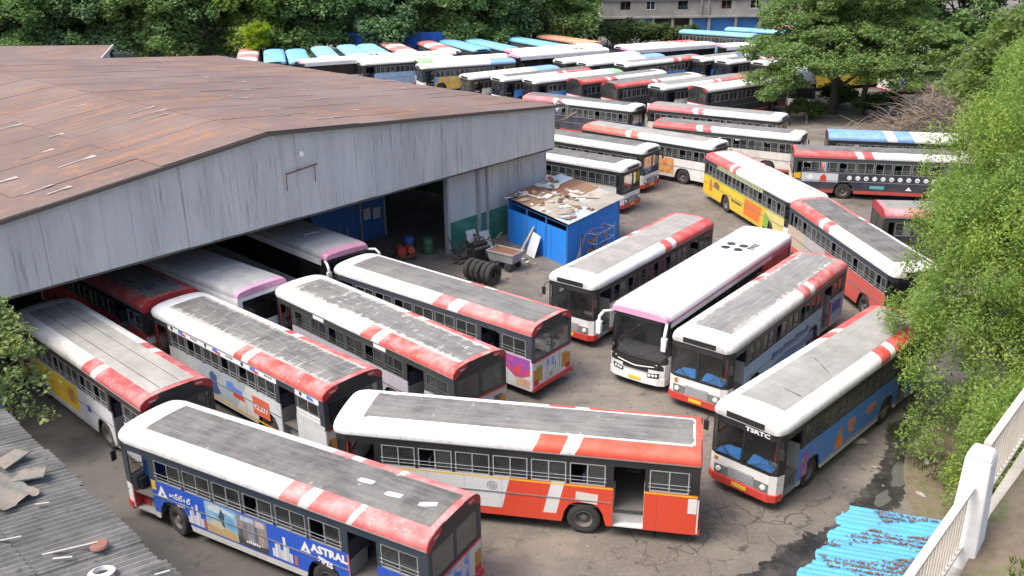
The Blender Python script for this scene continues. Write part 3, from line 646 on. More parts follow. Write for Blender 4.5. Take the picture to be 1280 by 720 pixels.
def tarp_mat():
    m = NT('old_tarp'); w = m.coord('World'); c = m.ramp(m.noise(w, 1.3, 7, .7), [(.3,(.10,.088,.075)),(.48,(.21,.175,.145)),(.6,(.14,.155,.135)),(.75,(.27,.235,.21))]); m.bump(m.noise(w, 4, 6), .06, .8); return m.done(c, .9)
tag(obj('crumpled_tarpaulin', tarp.mesh('crumpled_tarpaulin', smooth=True), tarp_mat()), 'crumpled dirty pinkish tarpaulin lying on the grey corrugated roof', 'tarpaulin')
for k, (x_, y_, l_, w_) in enumerate([(-11.75,19.15,.75,.5),(-12.55,19.85,.8,.5)]):
    o = obj('broken_sheet', MB().add([(-l_/2,-w_/2,0),(l_/2,-w_*.4,.02),(l_*.45,w_/2,.03),(-l_*.3,w_*.55,0),(-l_/2,-w_/2,.04),(l_/2,-w_*.4,.06),(l_*.45,w_/2,.07),(-l_*.3,w_*.55,.04)],[(0,3,2,1),(4,5,6,7),(0,1,5,4),(1,2,6,5),(2,3,7,6),(3,0,4,7)]).mesh('broken_sheet'), tarp_mat()); o.location = (x_,y_,on_roof(x_,y_)+.08); o.rotation_euler = (0,0,.2+k)
    tag(o, ['broken grey slab at the right corner of the tarpaulin','broken grey slab at the far edge of the tarpaulin'][k], 'slab')
o = obj('ring', MB().lathe_y([(.24,-.02),(.17,-.05),(.17,.05),(.24,.02),(.27,0),(.24,-.02)],28).mesh('ring', smooth=True), paint((.75,.75,.73),.5,.2)); o.location = (-8.5,15.5,on_roof(-8.5,15.5)+.06); o.rotation_euler = (R(82),0,.3); tag(o,'white plastic ring lying on the grey corrugated roof','ring')
o = obj('plastic_disc', MB().lathe_y([(0,-.03),(.18,-.03),(.2,0),(.17,.04),(0,.05)],16).mesh('plastic_disc'), paint((.24,.10,.08),.9,.5)); o.location = (-8.95,16.45,on_roof(-8.95,16.45)+.05); o.rotation_euler = (R(94),0,0); tag(o,'faded red disc lying on the grey corrugated roof','disc')
for k, (x_, y_, l_, a_) in enumerate([(-9.5,16.3,1.1,.35),(-10.9,16.55,.45,.3),(-9.5,15.95,.4,.1),(-7.3,15.6,.3,.4),(-10.9,18.0,.3,.2)]):
    o = obj('pale_strip', MB().box(-l_/2,l_/2,-.025,.025,0,.012).mesh('pale_strip'), paint((.40,.39,.37),.9,.5)); o.location = (x_,y_,on_roof(x_,y_)+.04); o.rotation_euler = (0,-.03,a_)
    tag(o, ['long pale strip beside the red disc on the grey roof','short pale strip near the left edge of the grey roof','bent pale scrap beside the white ring on the grey roof','small white scrap near the roof eave by the bus','small white scrap right of the tarpaulin'][k], 'scrap')

# ------------------------------------------------------------------ torn blue sheet roof, bottom right
bs = thing('blue_sheet_roof', 'torn bright blue corrugated sheet roof littered with dead leaves', 'roof')
BL = paint((.07,.35,.62),.6,.35)
B0, B1, B2 = Vector((8.75,20.25,2.75)), Vector((10.9,19.55,2.75)), Vector((5.6,16.6,2.45))
al = (B1-B0)*1.9; dn_ = (B2-B0)*1.25; rb = random.Random(9)
for k in range(7):
    a = B0+dn_*(k/7)+Vector((0,0,.02*(k % 2))); st_ = [0,.02,.03,.02,.03,.0,.0][k]
    rg = lambda t, s=st_: (s+.018*sin(t*7+s*40), 1)
    me = corr(MB(), a, a+dn_*(1.09/7), a+al, 5, .019, .008, per=6, ragged=rg).mesh('roof_sheet'); obj('roof_sheet', me, BL, bs)
obj('purlin', MB().tube([B0+al*.1-Vector((0,0,.12)), B0+dn_+al*.1-Vector((0,0,.12))],.05).tube([B0+al*.6-Vector((0,0,.12)), B0+dn_+al*.6-Vector((0,0,.12))],.05).mesh('purlin'), WOODB, bs)
for t_, r_ in ((.12,.12),(.95,.12),(.12,.6)): q = B0+dn_*t_+al*r_; obj('post', MB().tube([(q.x,q.y,0),(q.x,q.y,q.z-.1)],.06).mesh('post'), WOODB, bs)
lit = MB()
for k in range(11000):
    t_ = rb.random(); r_ = rb.random()**.8; ridge = round(t_*35)/35+.75/35
    if rb.random() < .75: t_ = ridge+rb.gauss(0,.004)
    if r_ < .12+.10*sin(t_*14)+ (.25 if t_ > .5 else 0)*rb.random(): continue
    if sin(t_*31+r_*4)+sin(r_*9+t_*7) < -.55: continue
    q = B0+dn_*t_+al*r_+Vector((0,0,.02+rb.uniform(0,.03))); a_ = rb.uniform(0,6.3); l_ = rb.uniform(.02,.055)
    lit.add([q+Vector((cos(a_)*l_,sin(a_)*l_,rb.uniform(-.01,.02))), q+Vector((-sin(a_)*l_*.5,cos(a_)*l_*.5,.01)), q-Vector((cos(a_)*l_,sin(a_)*l_,0)), q+Vector((sin(a_)*l_*.5,-cos(a_)*l_*.5,.012))], [(0,1,2,3)])
tag(obj('leaf_litter', lit.mesh('leaf_litter', fix=False), paint((.17,.115,.075),.95,.4)), 'brown dead leaf litter in the troughs of the blue roof', 'leaf litter', kind='stuff')
for k in range(3):
    q = B0+dn_*[.25,.55,.8][k]+Vector((0,0,0)) if False else B0+dn_*[.25,.55,.8][k]+al*rb.uniform(.2,.55); d = Vector((rb.uniform(.3,.9),rb.uniform(-.4,.1),0)); mb = MB().tube([q+Vector((0,0,.05)),q+d*.5+Vector((0,0,.10)),q+d+Vector((0,0,.05))],[.018,.013,.006],5)
    tag(obj('dry_twig', mb.mesh('dry_twig'), WOODB), ['dry twig near the far edge of the blue sheet roof','dry twig across the middle of the blue sheet roof','dry twig low on the blue sheet roof'][k], 'twig', 'twigs on the blue sheet roof')

# ------------------------------------------------------------------ embankment, retaining wall, white fence
FD = Vector((.66,.75,0)).normalized(); FP = Vector((5.62,9.52,0)); FO = Vector((FD.y,-FD.x,0))
emb = MB(); ns, no = 40, 14; er = random.Random(21); ev = []
for i in range(ns+1):
    for j in range(no+1):
        t_ = -9+i*1.6; o_ = .12+j*j*.09; zz = 9.75+.012*t_+.06*j+er.uniform(-.05,.05)+.05*sin(t_*2+j)
        if t_ < -.6: zz -= .35
        ev.append(FP+FD*t_+FO*o_+Vector((0,0,zz)))
emb.add(ev, [(i*(no+1)+j,(i+1)*(no+1)+j,(i+1)*(no+1)+j+1,i*(no+1)+j+1) for i in range(ns) for j in range(no)])
tag(obj('embankment', emb.mesh('embankment', smooth=True), SOIL), kind='structure')
w0, w1 = FP-FD*9, FP+FD*55
mb = MB().hexa([w0-FO*.2, w1-FO*.2, w1+FO*.22, w0+FO*.22, w0-FO*.1+Vector((0,0,9.35)), w1-FO*.1+Vector((0,0,9.9)), w1+FO*.18+Vector((0,0,9.9)), w0+FO*.18+Vector((0,0,9.35))])
tag(obj('retaining_wall', mb.mesh('retaining_wall'), paint((.38,.36,.33),.9,.6)), 'tall grey retaining wall below the white railing', 'wall')
FEN = paint((.62,.56,.47),.6,.4); POST = paint((.74,.74,.72),.6,.3)
def fence(label, t0, t1, zt0, zt1, zb):
    f = thing('railing', label, 'railing')
    P = lambda t, z: FP+FD*t+Vector((0,0,z))
    zt = lambda t: zt0+(zt1-zt0)*(t-t0)/(t1-t0)
    def bar(a, b, hw, hh): return MB().hexa([a-FO*hw-Vector((0,0,hh)),b-FO*hw-Vector((0,0,hh)),b+FO*hw-Vector((0,0,hh)),a+FO*hw-Vector((0,0,hh)),a-FO*hw+Vector((0,0,hh)),b-FO*hw+Vector((0,0,hh)),b+FO*hw+Vector((0,0,hh)),a+FO*hw+Vector((0,0,hh))])
    obj('top_rail', bar(P(t0,zt0),P(t1,zt1),.045,.025).mesh('top_rail'), FEN, f)
    obj('bottom_rail', bar(P(t0,zt0-zb+.08),P(t1,zt1-zb+.08),.035,.022).mesh('bottom_rail'), FEN, f)
    pk = bar(Vector((0,0,0)),Vector((0,0,0))+FD*.001,.001,.001)
    pk = MB().tube([(0,0,0),(0,0,zb-.04)],.016,6).mesh('picket')
    n = int((t1-t0)/.125)
    for i in range(1, n):
        t = t0+(t1-t0)*i/n; obj('picket', pk, FEN, f).location = P(t, zt(t)-zb+.02)
fence('cream picket railing on the near side of the white post', -6.2, -.2, 10.52, 10.60, .95)
fence('cream picket railing on the far side of the white post', .2, 9.5, 11.0, 11.12, 1.0)
pp = FP; p_ = MB(); 
def sq(h, z): return [pp+FD*a_*h+FO*b_*h+Vector((0,0,z)) for a_, b_ in ((-1,-1),(1,-1),(1,1),(-1,1))]
p_.hexa(sq(.225,8.4)+sq(.15,10.95)); p_.hexa(sq(.155,10.95)+sq(.11,11.04))
po = obj('railing_post', p_.mesh('railing_post'), POST); bv = po.modifiers.new('bevel','BEVEL'); bv.width = .03; bv.segments = 2
tag(po, 'thick tapered whitewashed concrete post between the two railings', 'post')
p2 = MB(); pp = FP+FD*-1.55+FO*.95; p2.hexa(sq(.3,9.2)+sq(.22,10.0))
tag(obj('concrete_block', p2.mesh('concrete_block'), POST), 'white concrete block in the bottom right corner', 'block')
# stones by the drain
st_l = ['large pale stone at the edge of the drain beside the bus tail','grey stone between the puddle and the big tree','brown stone beside the long puddle','small dark stone near the blue sheet roof','flat pale stone near the soil bank','stone under the tree edge at the drain head',
 'small white stone beside the upper puddle','small brown stone left of the long puddle','tiny grey stone at the middle of the drain','small pale stone below the tree branches']
for k, (x_, y_) in enumerate([(12.1,27.9),(13.9,26.6),(12.5,27.0),(11.1,23.6),(12.9,24.7),(14.6,29.4),(14.2,27.9),(12.0,26.3),(11.9,25.2),(14.6,26.4)]):
    o = obj('stone', lumps[k % 6], paint([(.26,.24,.21),(.34,.33,.31),(.16,.145,.13)][k % 3],.9,.5)); s_ = [1.3,.9,.7,.6,.8,1.0,.5,.5,.4,.5][k]
    o.location = (x_, y_, .03); o.scale = (s_,s_*.8,s_); o.rotation_euler = (0,0,k*1.3); tag(o, st_l[k],'stone','stones along the drain')

# clutter just inside the shed doorway
def drum_mesh(): 
    mb = MB(); n = 18; pr = [(0,0),(.28,0),(.29,.02),(.285,.28),(.295,.30),(.285,.32),(.285,.58),(.295,.60),(.285,.62),(.29,.86),(.28,.88),(.27,.86),(0,.86)]; vs = []
    for i in range(n):
        for r_, z_ in pr: vs.append((r_*cos(2*pi*i/n), r_*sin(2*pi*i/n), z_))
    k = len(pr); return mb.add(vs, [(i*k+j,((i+1) % n)*k+j,((i+1) % n)*k+j+1,i*k+j+1) for i in range(n) for j in range(k-1)]).mesh('oil_drum', smooth=True)
DM = drum_mesh()
for k, (s_, n_, c, lb) in enumerate([(-.75,1.9,(.04,.13,.05),'green oil drum beside the shed door jamb'),(-1.25,2.9,(.03,.10,.35),'blue oil drum inside the shed doorway'),(-3.9,3.9,(.30,.06,.03),'rusty red oil drum before the blue partition'),(-4.7,4.0,(.05,.10,.25),'dark blue oil drum before the blue partition')]):
    o = obj('oil_drum', DM, paint(c,.6,.5)); o.location = SW(s_,n_,0); tag(o, lb, 'drum', 'oil drums in the shed doorway')
sh = thing('parts_shelf', 'steel shelf of machine parts inside the shed doorway', 'shelf', SW(-5.6,4.3,0), SANG)
for x_ in (-1.0,1.0):
    for y_ in (-.3,.3): obj('leg', MB().box(x_-.03,x_+.03,y_-.03,y_+.03,0,2.0).mesh('leg'), STEEL, sh)
for z_ in (.35,.95,1.55): obj('board', MB().box(-1.03,1.03,-.33,.33,z_,z_+.03).mesh('board'), STEEL, sh)
for k in range(14): obj('part', [lumps[k % 6], boards[3]][k % 2], paint([(.4,.38,.35),(.25,.08,.04),(.1,.1,.1),(.35,.3,.1)][k % 4],.7,.5), sh, (jr.uniform(-.85,.85), jr.uniform(-.2,.2), (.40,1.0,1.6)[k % 3]))
pw_ = thing('cream_partition', 'cream panelled partition wall behind the shelf in the shed', 'partition', SW(-2.0,8.6,0), SANG)
for k in range(6): obj('panel', MB().box(-6+k*1.25,-4.78+k*1.25,0,.06,0,2.9).mesh('panel'), paint((.42,.42,.36) if k % 2 else (.06,.22,.5),.7,.4), pw_)
obj('top_rail', MB().box(-6,1.5,-.05,.1,2.9,3.05).mesh('top_rail'), GREYP, pw_)

hp = MB(); hr = random.Random(14)
for k in range(70):
    p = Vector((hr.gauss(-2.2,.55), hr.gauss(47.2,.45), abs(hr.gauss(0,.4)))); d = Vector((hr.uniform(-1,1),hr.uniform(-1,1),hr.uniform(-.3,1))).normalized()*hr.uniform(.25,.8)
    hp.tube([p, p+d*.5+Vector((0,0,.05)), p+d], hr.uniform(.02,.07), 6)
tag(obj('scrap_heap', hp.mesh('scrap_heap'), paint((.06,.055,.05),.7,.6)), 'heap of greasy scrap metal beside the engine by the shed wall', 'scrap', kind='stuff')
for k, (x_, y_, h_, rz_) in enumerate([(-2.25,48.7,1.3,.85),(-1.55,49.4,1.0,.85)]):
    o = obj('panel_sheet', MB().hexa([(-.4,-.3,0),(.4,-.3,0),(.4,-.28,0),(-.4,-.28,0),(-.4,0,h_),(.35,0,h_*.95),(.35,.02,h_*.95),(-.4,.02,h_)]).mesh('panel_sheet'), paint((.55,.56,.55),.6,.5)); o.location = (x_,y_,0); o.rotation_euler = (0,0,rz_)
    tag(o, ['dirty white panel leaning on the shed jamb behind the engine','smaller dirty white panel leaning on the green wall band'][k], 'panel')

# ------------------------------------------------------------------ city bus: shared meshes in bus coordinates (x forward, y left, z up)
L = 11.0; H = L/2
ZS, ZW, ZT, ZE = .40, 1.74, 2.46, 2.72      # skirt, sill, window head, eave
PROF = [(1.25,ZE-.03),(1.262,2.79),(1.235,2.88),(1.17,2.955),(1.06,3.015),(.90,3.06),(.78,3.08),(.45,3.11),(0,3.12)]
PROF = PROF + [(-y, z) for y, z in reversed(PROF[:-1])]
FO_L = [(H-.42,1.25),(H-.12,1.17),(H,.95)]
OUT_F = FO_L + [(x,-y) for x, y in reversed(FO_L)]
WX = [H-1.5-(i+.5)*1.145 for i in range(6)]          # windows between the doors (left side)
WXR = [H-1.42-(i+.5)*1.125 for i in range(8)]        # right side
D_F, D_R = (H-1.32, H-.42), (-H+1.55, -H+2.45)
AX_F, AX_R = H-2.15, -H+3.3
_m = {}
def M(name, f, **k):
    if name not in _m: _m[name] = f().mesh(name.split('#')[0], **k)
    return _m[name]
def m_roof():
    mb = MB(); st = [(-H,1,1,0),(-H+.5,1,1,0),(0,1,1,0),(H-.9,1,1,0),(H-.42,1,1,0),(H-.25,.972,.965,0),(H-.10,.93,.90,0),(H-.015,.86,.80,0),(H+.02,.80,.66,0)]
    n = len(PROF); vs = []
    for x, ky, kz, _ in st:
        for y, z in PROF: vs.append((x, y*ky, 2.69+(z-2.69)*kz))
    fs = [(i*n+j, i*n+j+1, (i+1)*n+j+1, (i+1)*n+j) for i in range(len(st)-1) for j in range(n-1)]
    b = (len(st)-1)*n
    fs.append(tuple(b+j for j in range(n)))
    return mb.add(vs, fs)
def m_tread():
    mb = MB(); ys = [-.78,-.45,0,.45,.78]; zz = [3.08,3.11,3.12,3.11,3.08]; vs = []
    xs = [-H+.22]+[-H+.22+(L-1.1)*i/8 for i in range(1,9)]
    for x in xs:
        for y, z in zip(ys, zz): vs.append((x,y,z+.012))
    fs = [(i*5+j,(i+1)*5+j,(i+1)*5+j+1,i*5+j+1) for i in range(len(xs)-1) for j in range(4)]
    mb.add(vs, fs)
    vs2 = [(x,y,z-.014) for x,y,z in vs]; e = [(i*5,(i+1)*5) for i in range(len(xs)-1)]+[(i*5+4,(i+1)*5+4) for i in range(len(xs)-1)]+[(j,j+1) for j in range(4)]+[((len(xs)-1)*5+j,(len(xs)-1)*5+j+1) for j in range(4)]
    n = len(vs); mb.add(vs+vs2, [(a_,b_,b_+n,a_+n) for a_,b_ in e]); return mb
def arch(cx): return [(cx-.66,ZS),(cx-.56,.80),(cx-.42,1.04),(cx-.2,1.12),(cx+.2,1.12),(cx+.42,1.04),(cx+.56,.80),(cx+.66,ZS)]
def m_side(sd):
    mb = MB(); y0, y1 = sd*1.25, sd*1.205
    if sd > 0:
        mb.prism_y([(D_R[1],ZS)]+arch(AX_R)+arch(AX_F)+[(D_F[0],ZS),(D_F[0],ZW),(D_R[1],ZW)], y0, y1)
        mb.box(-H+.03,D_R[0],y1,y0,ZS,ZW)
    else: mb.prism_y([(-H+.03,ZS)]+arch(AX_R)+arch(AX_F)+[(H-.42,ZS),(H-.42,ZW),(-H+.03,ZW)], y0, y1)
    return mb
def opens(sd):
    o = [(x-.52,x+.52) for x in (WX if sd > 0 else WXR)]
    o += [D_F, D_R, (-H+.30,-H+1.42)] if sd > 0 else [(H-1.38,H-.5),(-H+.28,-H+.55)]
    return sorted(o)
def m_band(sd):
    mb = MB(); y0, y1 = sd*1.248, sd*1.20
    mb.box(-H+.02,H-.42,y1,y0,ZT,ZE); x = -H+.02
    for a_, b_ in opens(sd)+[(H-.42,H)]:
        if a_-x > .01: mb.box(x,a_,y1,y0,ZW,ZT)
        x = b_
    return mb
def m_rail(): # rub rail and gutter
    mb = MB(); 
    for s_ in (1,-1): mb.box(-H+.02,H-.45,s_*1.25,s_*1.275,ZE-.035,ZE-.005)
    mb.box(D_R[1]+.02,D_F[0]-.02,1.25,1.265,1.19,1.225) ; mb.box(-H+.05,H-.45,-1.25,-1.265,1.19,1.225)
    return mb
def m_frame(wd, guard=True):
    mb = MB(); h = wd/2; t = .032
    mb.box(-h,h,-.03,.012,ZW,ZW+t).box(-h,h,-.03,.012,ZT-t,ZT).box(-h,-h+t,-.03,.012,ZW+t,ZT-t).box(h-t,h,-.03,.012,ZW+t,ZT-t).box(-.018,.018,-.03,.010,ZW+t,ZT-t)
    if guard:
        for z in (ZW+.15,ZW+.27): mb.box(-h-.04,h+.04,.014,.028,z,z+.014)
    return mb
def m_pane(wd): return MB().box(-wd/4+.02,wd/4-.02,-.006,0,ZW+.034,ZT-.034)
def m_win_far(wd):
    mb = m_frame(wd, False); mb.add([(-wd/2+.03,-.01,ZW+.03),(wd/2-.03,-.01,ZW+.03),(wd/2-.03,-.01,ZT-.03),(-wd/2+.03,-.01,ZT-.03)],[(0,1,2,3)],1); return mb
def m_front(): return MB().ribbon(OUT_F, .42, 1.26)
def m_header(): return MB().ribbon(OUT_F, ZT, ZE-.02, .04, -.02)
def m_pillar(): return MB().ribbon([(H-.42,1.245),(H-.125,1.165)],1.26,ZT).ribbon([(H-.125,-1.165),(H-.42,-1.245)],1.26,1.75).ribbon([(H-.42,-1.245),(H-.38,-1.235)],1.75,ZT).box(H-.035,H+.005,-.03,.03,1.26,ZT).ribbon(OUT_F,1.26,1.31,.03,0).ribbon([(H-.125,1.17),(H-.10,1.12)],1.31,ZT,.045).ribbon([(H-.10,-1.12),(H-.125,-1.17)],1.31,ZT,.045)
def m_screen(s_):
    l = [(H-.12,s_*1.155),(H-.015,s_*.95),(H-.015,s_*.03)]
    return MB().ribbon(l if s_ > 0 else l[::-1], 1.31, ZT, .008)
def m_bumper(): return MB().ribbon([(H-.35,1.27),(H-.08,1.2),(H+.07,.98),(H+.07,-.98),(H-.08,-1.2),(H-.35,-1.27)],.36,.60,.09)
def m_grille():
    mb = MB().box(H,H+.02,-.46,.46,.64,1.02)
    for k in range(5): mb.box(H+.02,H+.035,-.42,.42,.67+k*.07,.70+k*.07)
    return mb
def m_bezel(): return MB().box(H,H+.03,-.24,.24,-.16,.15)
def m_lamp():
    mb = MB(); vs = []; n = 14
    for r, x in ((.095,0),(.09,.03),(.05,.045)):
        for i in range(n): vs.append((x, r*cos(2*pi*i/n), r*sin(2*pi*i/n)))
    return mb.add(vs,[(k*n+i,k*n+(i+1) % n,(k+1)*n+(i+1) % n,(k+1)*n+i) for k in range(2) for i in range(n)]+[tuple(2*n+i for i in range(n))])
def m_board(): return MB().box(H-.02,H+.035,-.66,.66,2.735,2.925)
def m_mirror(s_):
    return MB().tube([(H-.2,s_*1.2,2.5),(H+.02,s_*1.30,2.48),(H+.06,s_*1.33,2.32)],.016,6).box(H+.03,H+.09,s_*1.33-.08,s_*1.33+.08,2.0,2.33)
def m_wiper(s_): return MB().tube([(H+.01,s_*.18,1.33),(H+.015,s_*.80,1.62)],.012,5).tube([(H+.02,s_*.45,1.36),(H+.02,s_*.85,1.9)],.010,5)
def m_dash(): return MB().box(H-.62,H-.12,-1.05,1.05,1.0,1.36)
def m_cloth(s_): return MB().hexa([(H-.30,s_*.12,1.37),(H-.06,s_*.12,1.345),(H-.06,s_*.98,1.345),(H-.30,s_*.98,1.37),(H-.36,s_*.25,1.58),(H-.28,s_*.22,1.60),(H-.28,s_*.72,1.55),(H-.36,s_*.72,1.53)])
def m_rear(): return MB().box(-H-.01,-H+.03,-1.25,1.25,.44,1.60)
def m_rearframe():
    mb = MB(); x0, x1 = -H, -H+.04
    for a_, b_ in ((-1.25,-1.06),(-.06,.06),(1.06,1.25)): mb.box(x0,x1,a_,b_,1.60,2.60)
    for a_, b_ in ((-1.06,-.06),(.06,1.06)): mb.box(x0,x1,a_,b_,1.60,1.70).box(x0,x1,a_,b_,2.56,2.60)
    return mb
def m_rearpane(): return MB().box(-H+.012,-H+.02,-.5,.5,1.70,2.56)
def m_cap():
    pts = [(y, z) for y, z in PROF]; pts = [(1.25,2.60)]+pts+[(-1.25,2.60)]
    return MB().prism_x([(y, min(z, 3.11)) for y, z in pts], -H-.002, -H+.03)
def m_plate(s_):
    pts = [(1.24,2.62),(1.25,2.78),(1.22,2.87),(1.15,2.94),(1.05,2.995),(.90,3.035),(.62,3.075),(.62,2.93),(.9,2.84)]
    return MB().prism_x([(y*s_, z) for y, z in pts], -H-.012, -H-.002)
def m_rbump(): return MB().box(-H-.08,-H+.0,-1.24,1.24,.40,.55)
def m_rtrim(): return MB().box(-H-.03,-H-.01,-1.2,1.2,1.56,1.62)
def m_taillamp(): return MB().box(-.03,0,-.14,.14,-.22,.22)
def m_floor(): return MB().box(-H+.06,H-.15,-1.19,1.19,.96,1.0)
def m_chassis():
    mb = MB().box(-H+.3,H-.4,-.42,-.3,.55,.9).box(-H+.3,H-.4,.3,.42,.55,.9).box(AX_R+.75,AX_F-.75,-1.1,1.1,.42,.94).box(-H+.1,AX_R-.8,-1.1,D_R[0] and .7,.5,.94).box(AX_F+.75,H-.1,-1.1,.75,.45,.94)
    for x in (AX_F,AX_R): mb.box(x-.09,x+.09,-.95,.95,.4,.6)
    mb.box(AX_R-.7,AX_R+.7,-.8,.8,.85,.95).box(AX_F-.7,AX_F+.7,-.8,.8,.85,.95); return mb
def m_seats():
    mb = MB()
    for i in range(11):
        x = H-2.0-i*.78
        for a_, b_ in ((-1.12,-.25),(.32,1.12)):
            if b_ > 0 and x < -H+2.7 and x > -H+1.3: continue
            mb.box(x-.2,x+.2,a_,b_,1.36,1.44).box(x-.26,x-.18,a_,b_,1.36,2.0)
    mb.box(H-1.35,H-.95,-.95,-.45,1.2,1.34).box(H-1.42,H-1.34,-.95,-.45,1.3,2.0)
    for i in range(5): mb.tube([(H-1.7-i*1.6,.3,1.0),(H-1.7-i*1.6,.3,3.0)],.02,5)
    mb.tube([(H-1.6,-.3,2.75),(-H+.4,-.3,2.75)],.018,5); return mb
def m_steps(d, kind):
    a_, b_ = d; mb = MB()
    mb.box(a_+.01,b_-.01,.72,1.23,.40,.44).box(a_+.01,b_-.01,.72,.98,.44,.70).box(a_+.01,b_-.01,.50,.74,.44,.96)
    mb.box(a_-.03,a_+.01,.5,1.2,.42,1.9).box(b_-.01,b_+.03,.5,1.2,.42,1.5); return mb
def m_leaf(d):  # folded door leaf standing at the front jamb
    a_, b_ = d; mb = MB().box(b_-.05,b_-.01,.86,1.22,.48,1.3); mb.box(b_-.05,b_-.01,.86,.90,1.3,2.4).box(b_-.05,b_-.01,1.18,1.22,1.3,2.4).box(b_-.05,b_-.01,.86,1.22,2.36,2.44); return mb
TYB = None
def m_tyre():
    r, wd = .50, .28
    return MB().lathe_y([(r*.56,-wd*.42),(r*.74,-wd*.5),(r*.93,-wd*.48),(r,-wd*.36),(r,wd*.36),(r*.93,wd*.48),(r*.74,wd*.5),(r*.56,wd*.42),(r*.56,-wd*.42)],26)
def m_tyre2():
    mb = MB(); r, wd = .50, .26
    for c in (0,-.31): mb.lathe_y([(r*.56,-wd*.42),(r*.74,-wd*.5),(r*.93,-wd*.48),(r,-wd*.36),(r,wd*.36),(r*.93,wd*.48),(r*.74,wd*.5),(r*.56,wd*.42),(r*.56,-wd*.42)],26,0,(0,c,0))
    return mb
def m_rim(out): 
    return MB().lathe_y([(.285,.10),(.27,.115),(.24,.06),(.20,-.01 if out else -.05),(.13,-.02 if out else -.06),(.12,.09 if out else .02),(.07,.11 if out else .04),(0,.115 if out else .045)],20)

TXT = {}; LBAND = paint((.17,.175,.18),.5,.3); RIMD = paint((.13,.12,.115),.7,.6)
def textmesh(s, bold=.0):
    if (s, bold) not in TXT:
        c = bpy.data.curves.new('lettering','FONT'); c.body = s; c.size = 1.0; c.offset = bold; c.resolution_u = 2
        o = bpy.data.objects.new('lettering', c); COL.objects.link(o); dg = bpy.context.evaluated_depsgraph_get()
        me = bpy.data.meshes.new_from_object(o.evaluated_get(dg)); bpy.data.objects.remove(o); me.materials.clear()
        me.name = 'lettering'; TXT[(s, bold)] = me
    return TXT[(s, bold)]
def put_text(parent, s, origin, ex, ez, size, mat, bold=.02, shear=0, sx=1.0):
    """lettering lying on a surface: origin, reading direction ex, up direction ez"""
    o = obj('lettering', textmesh(s, bold), mat, parent); ex, ez = Vector(ex), Vector(ez); n = ex.cross(ez)
    m = Matrix((ex*size*sx, ez*size+ex*size*shear, n*size)).transposed().to_4x4(); m.translation = Vector(origin); o.matrix_local = m; return o

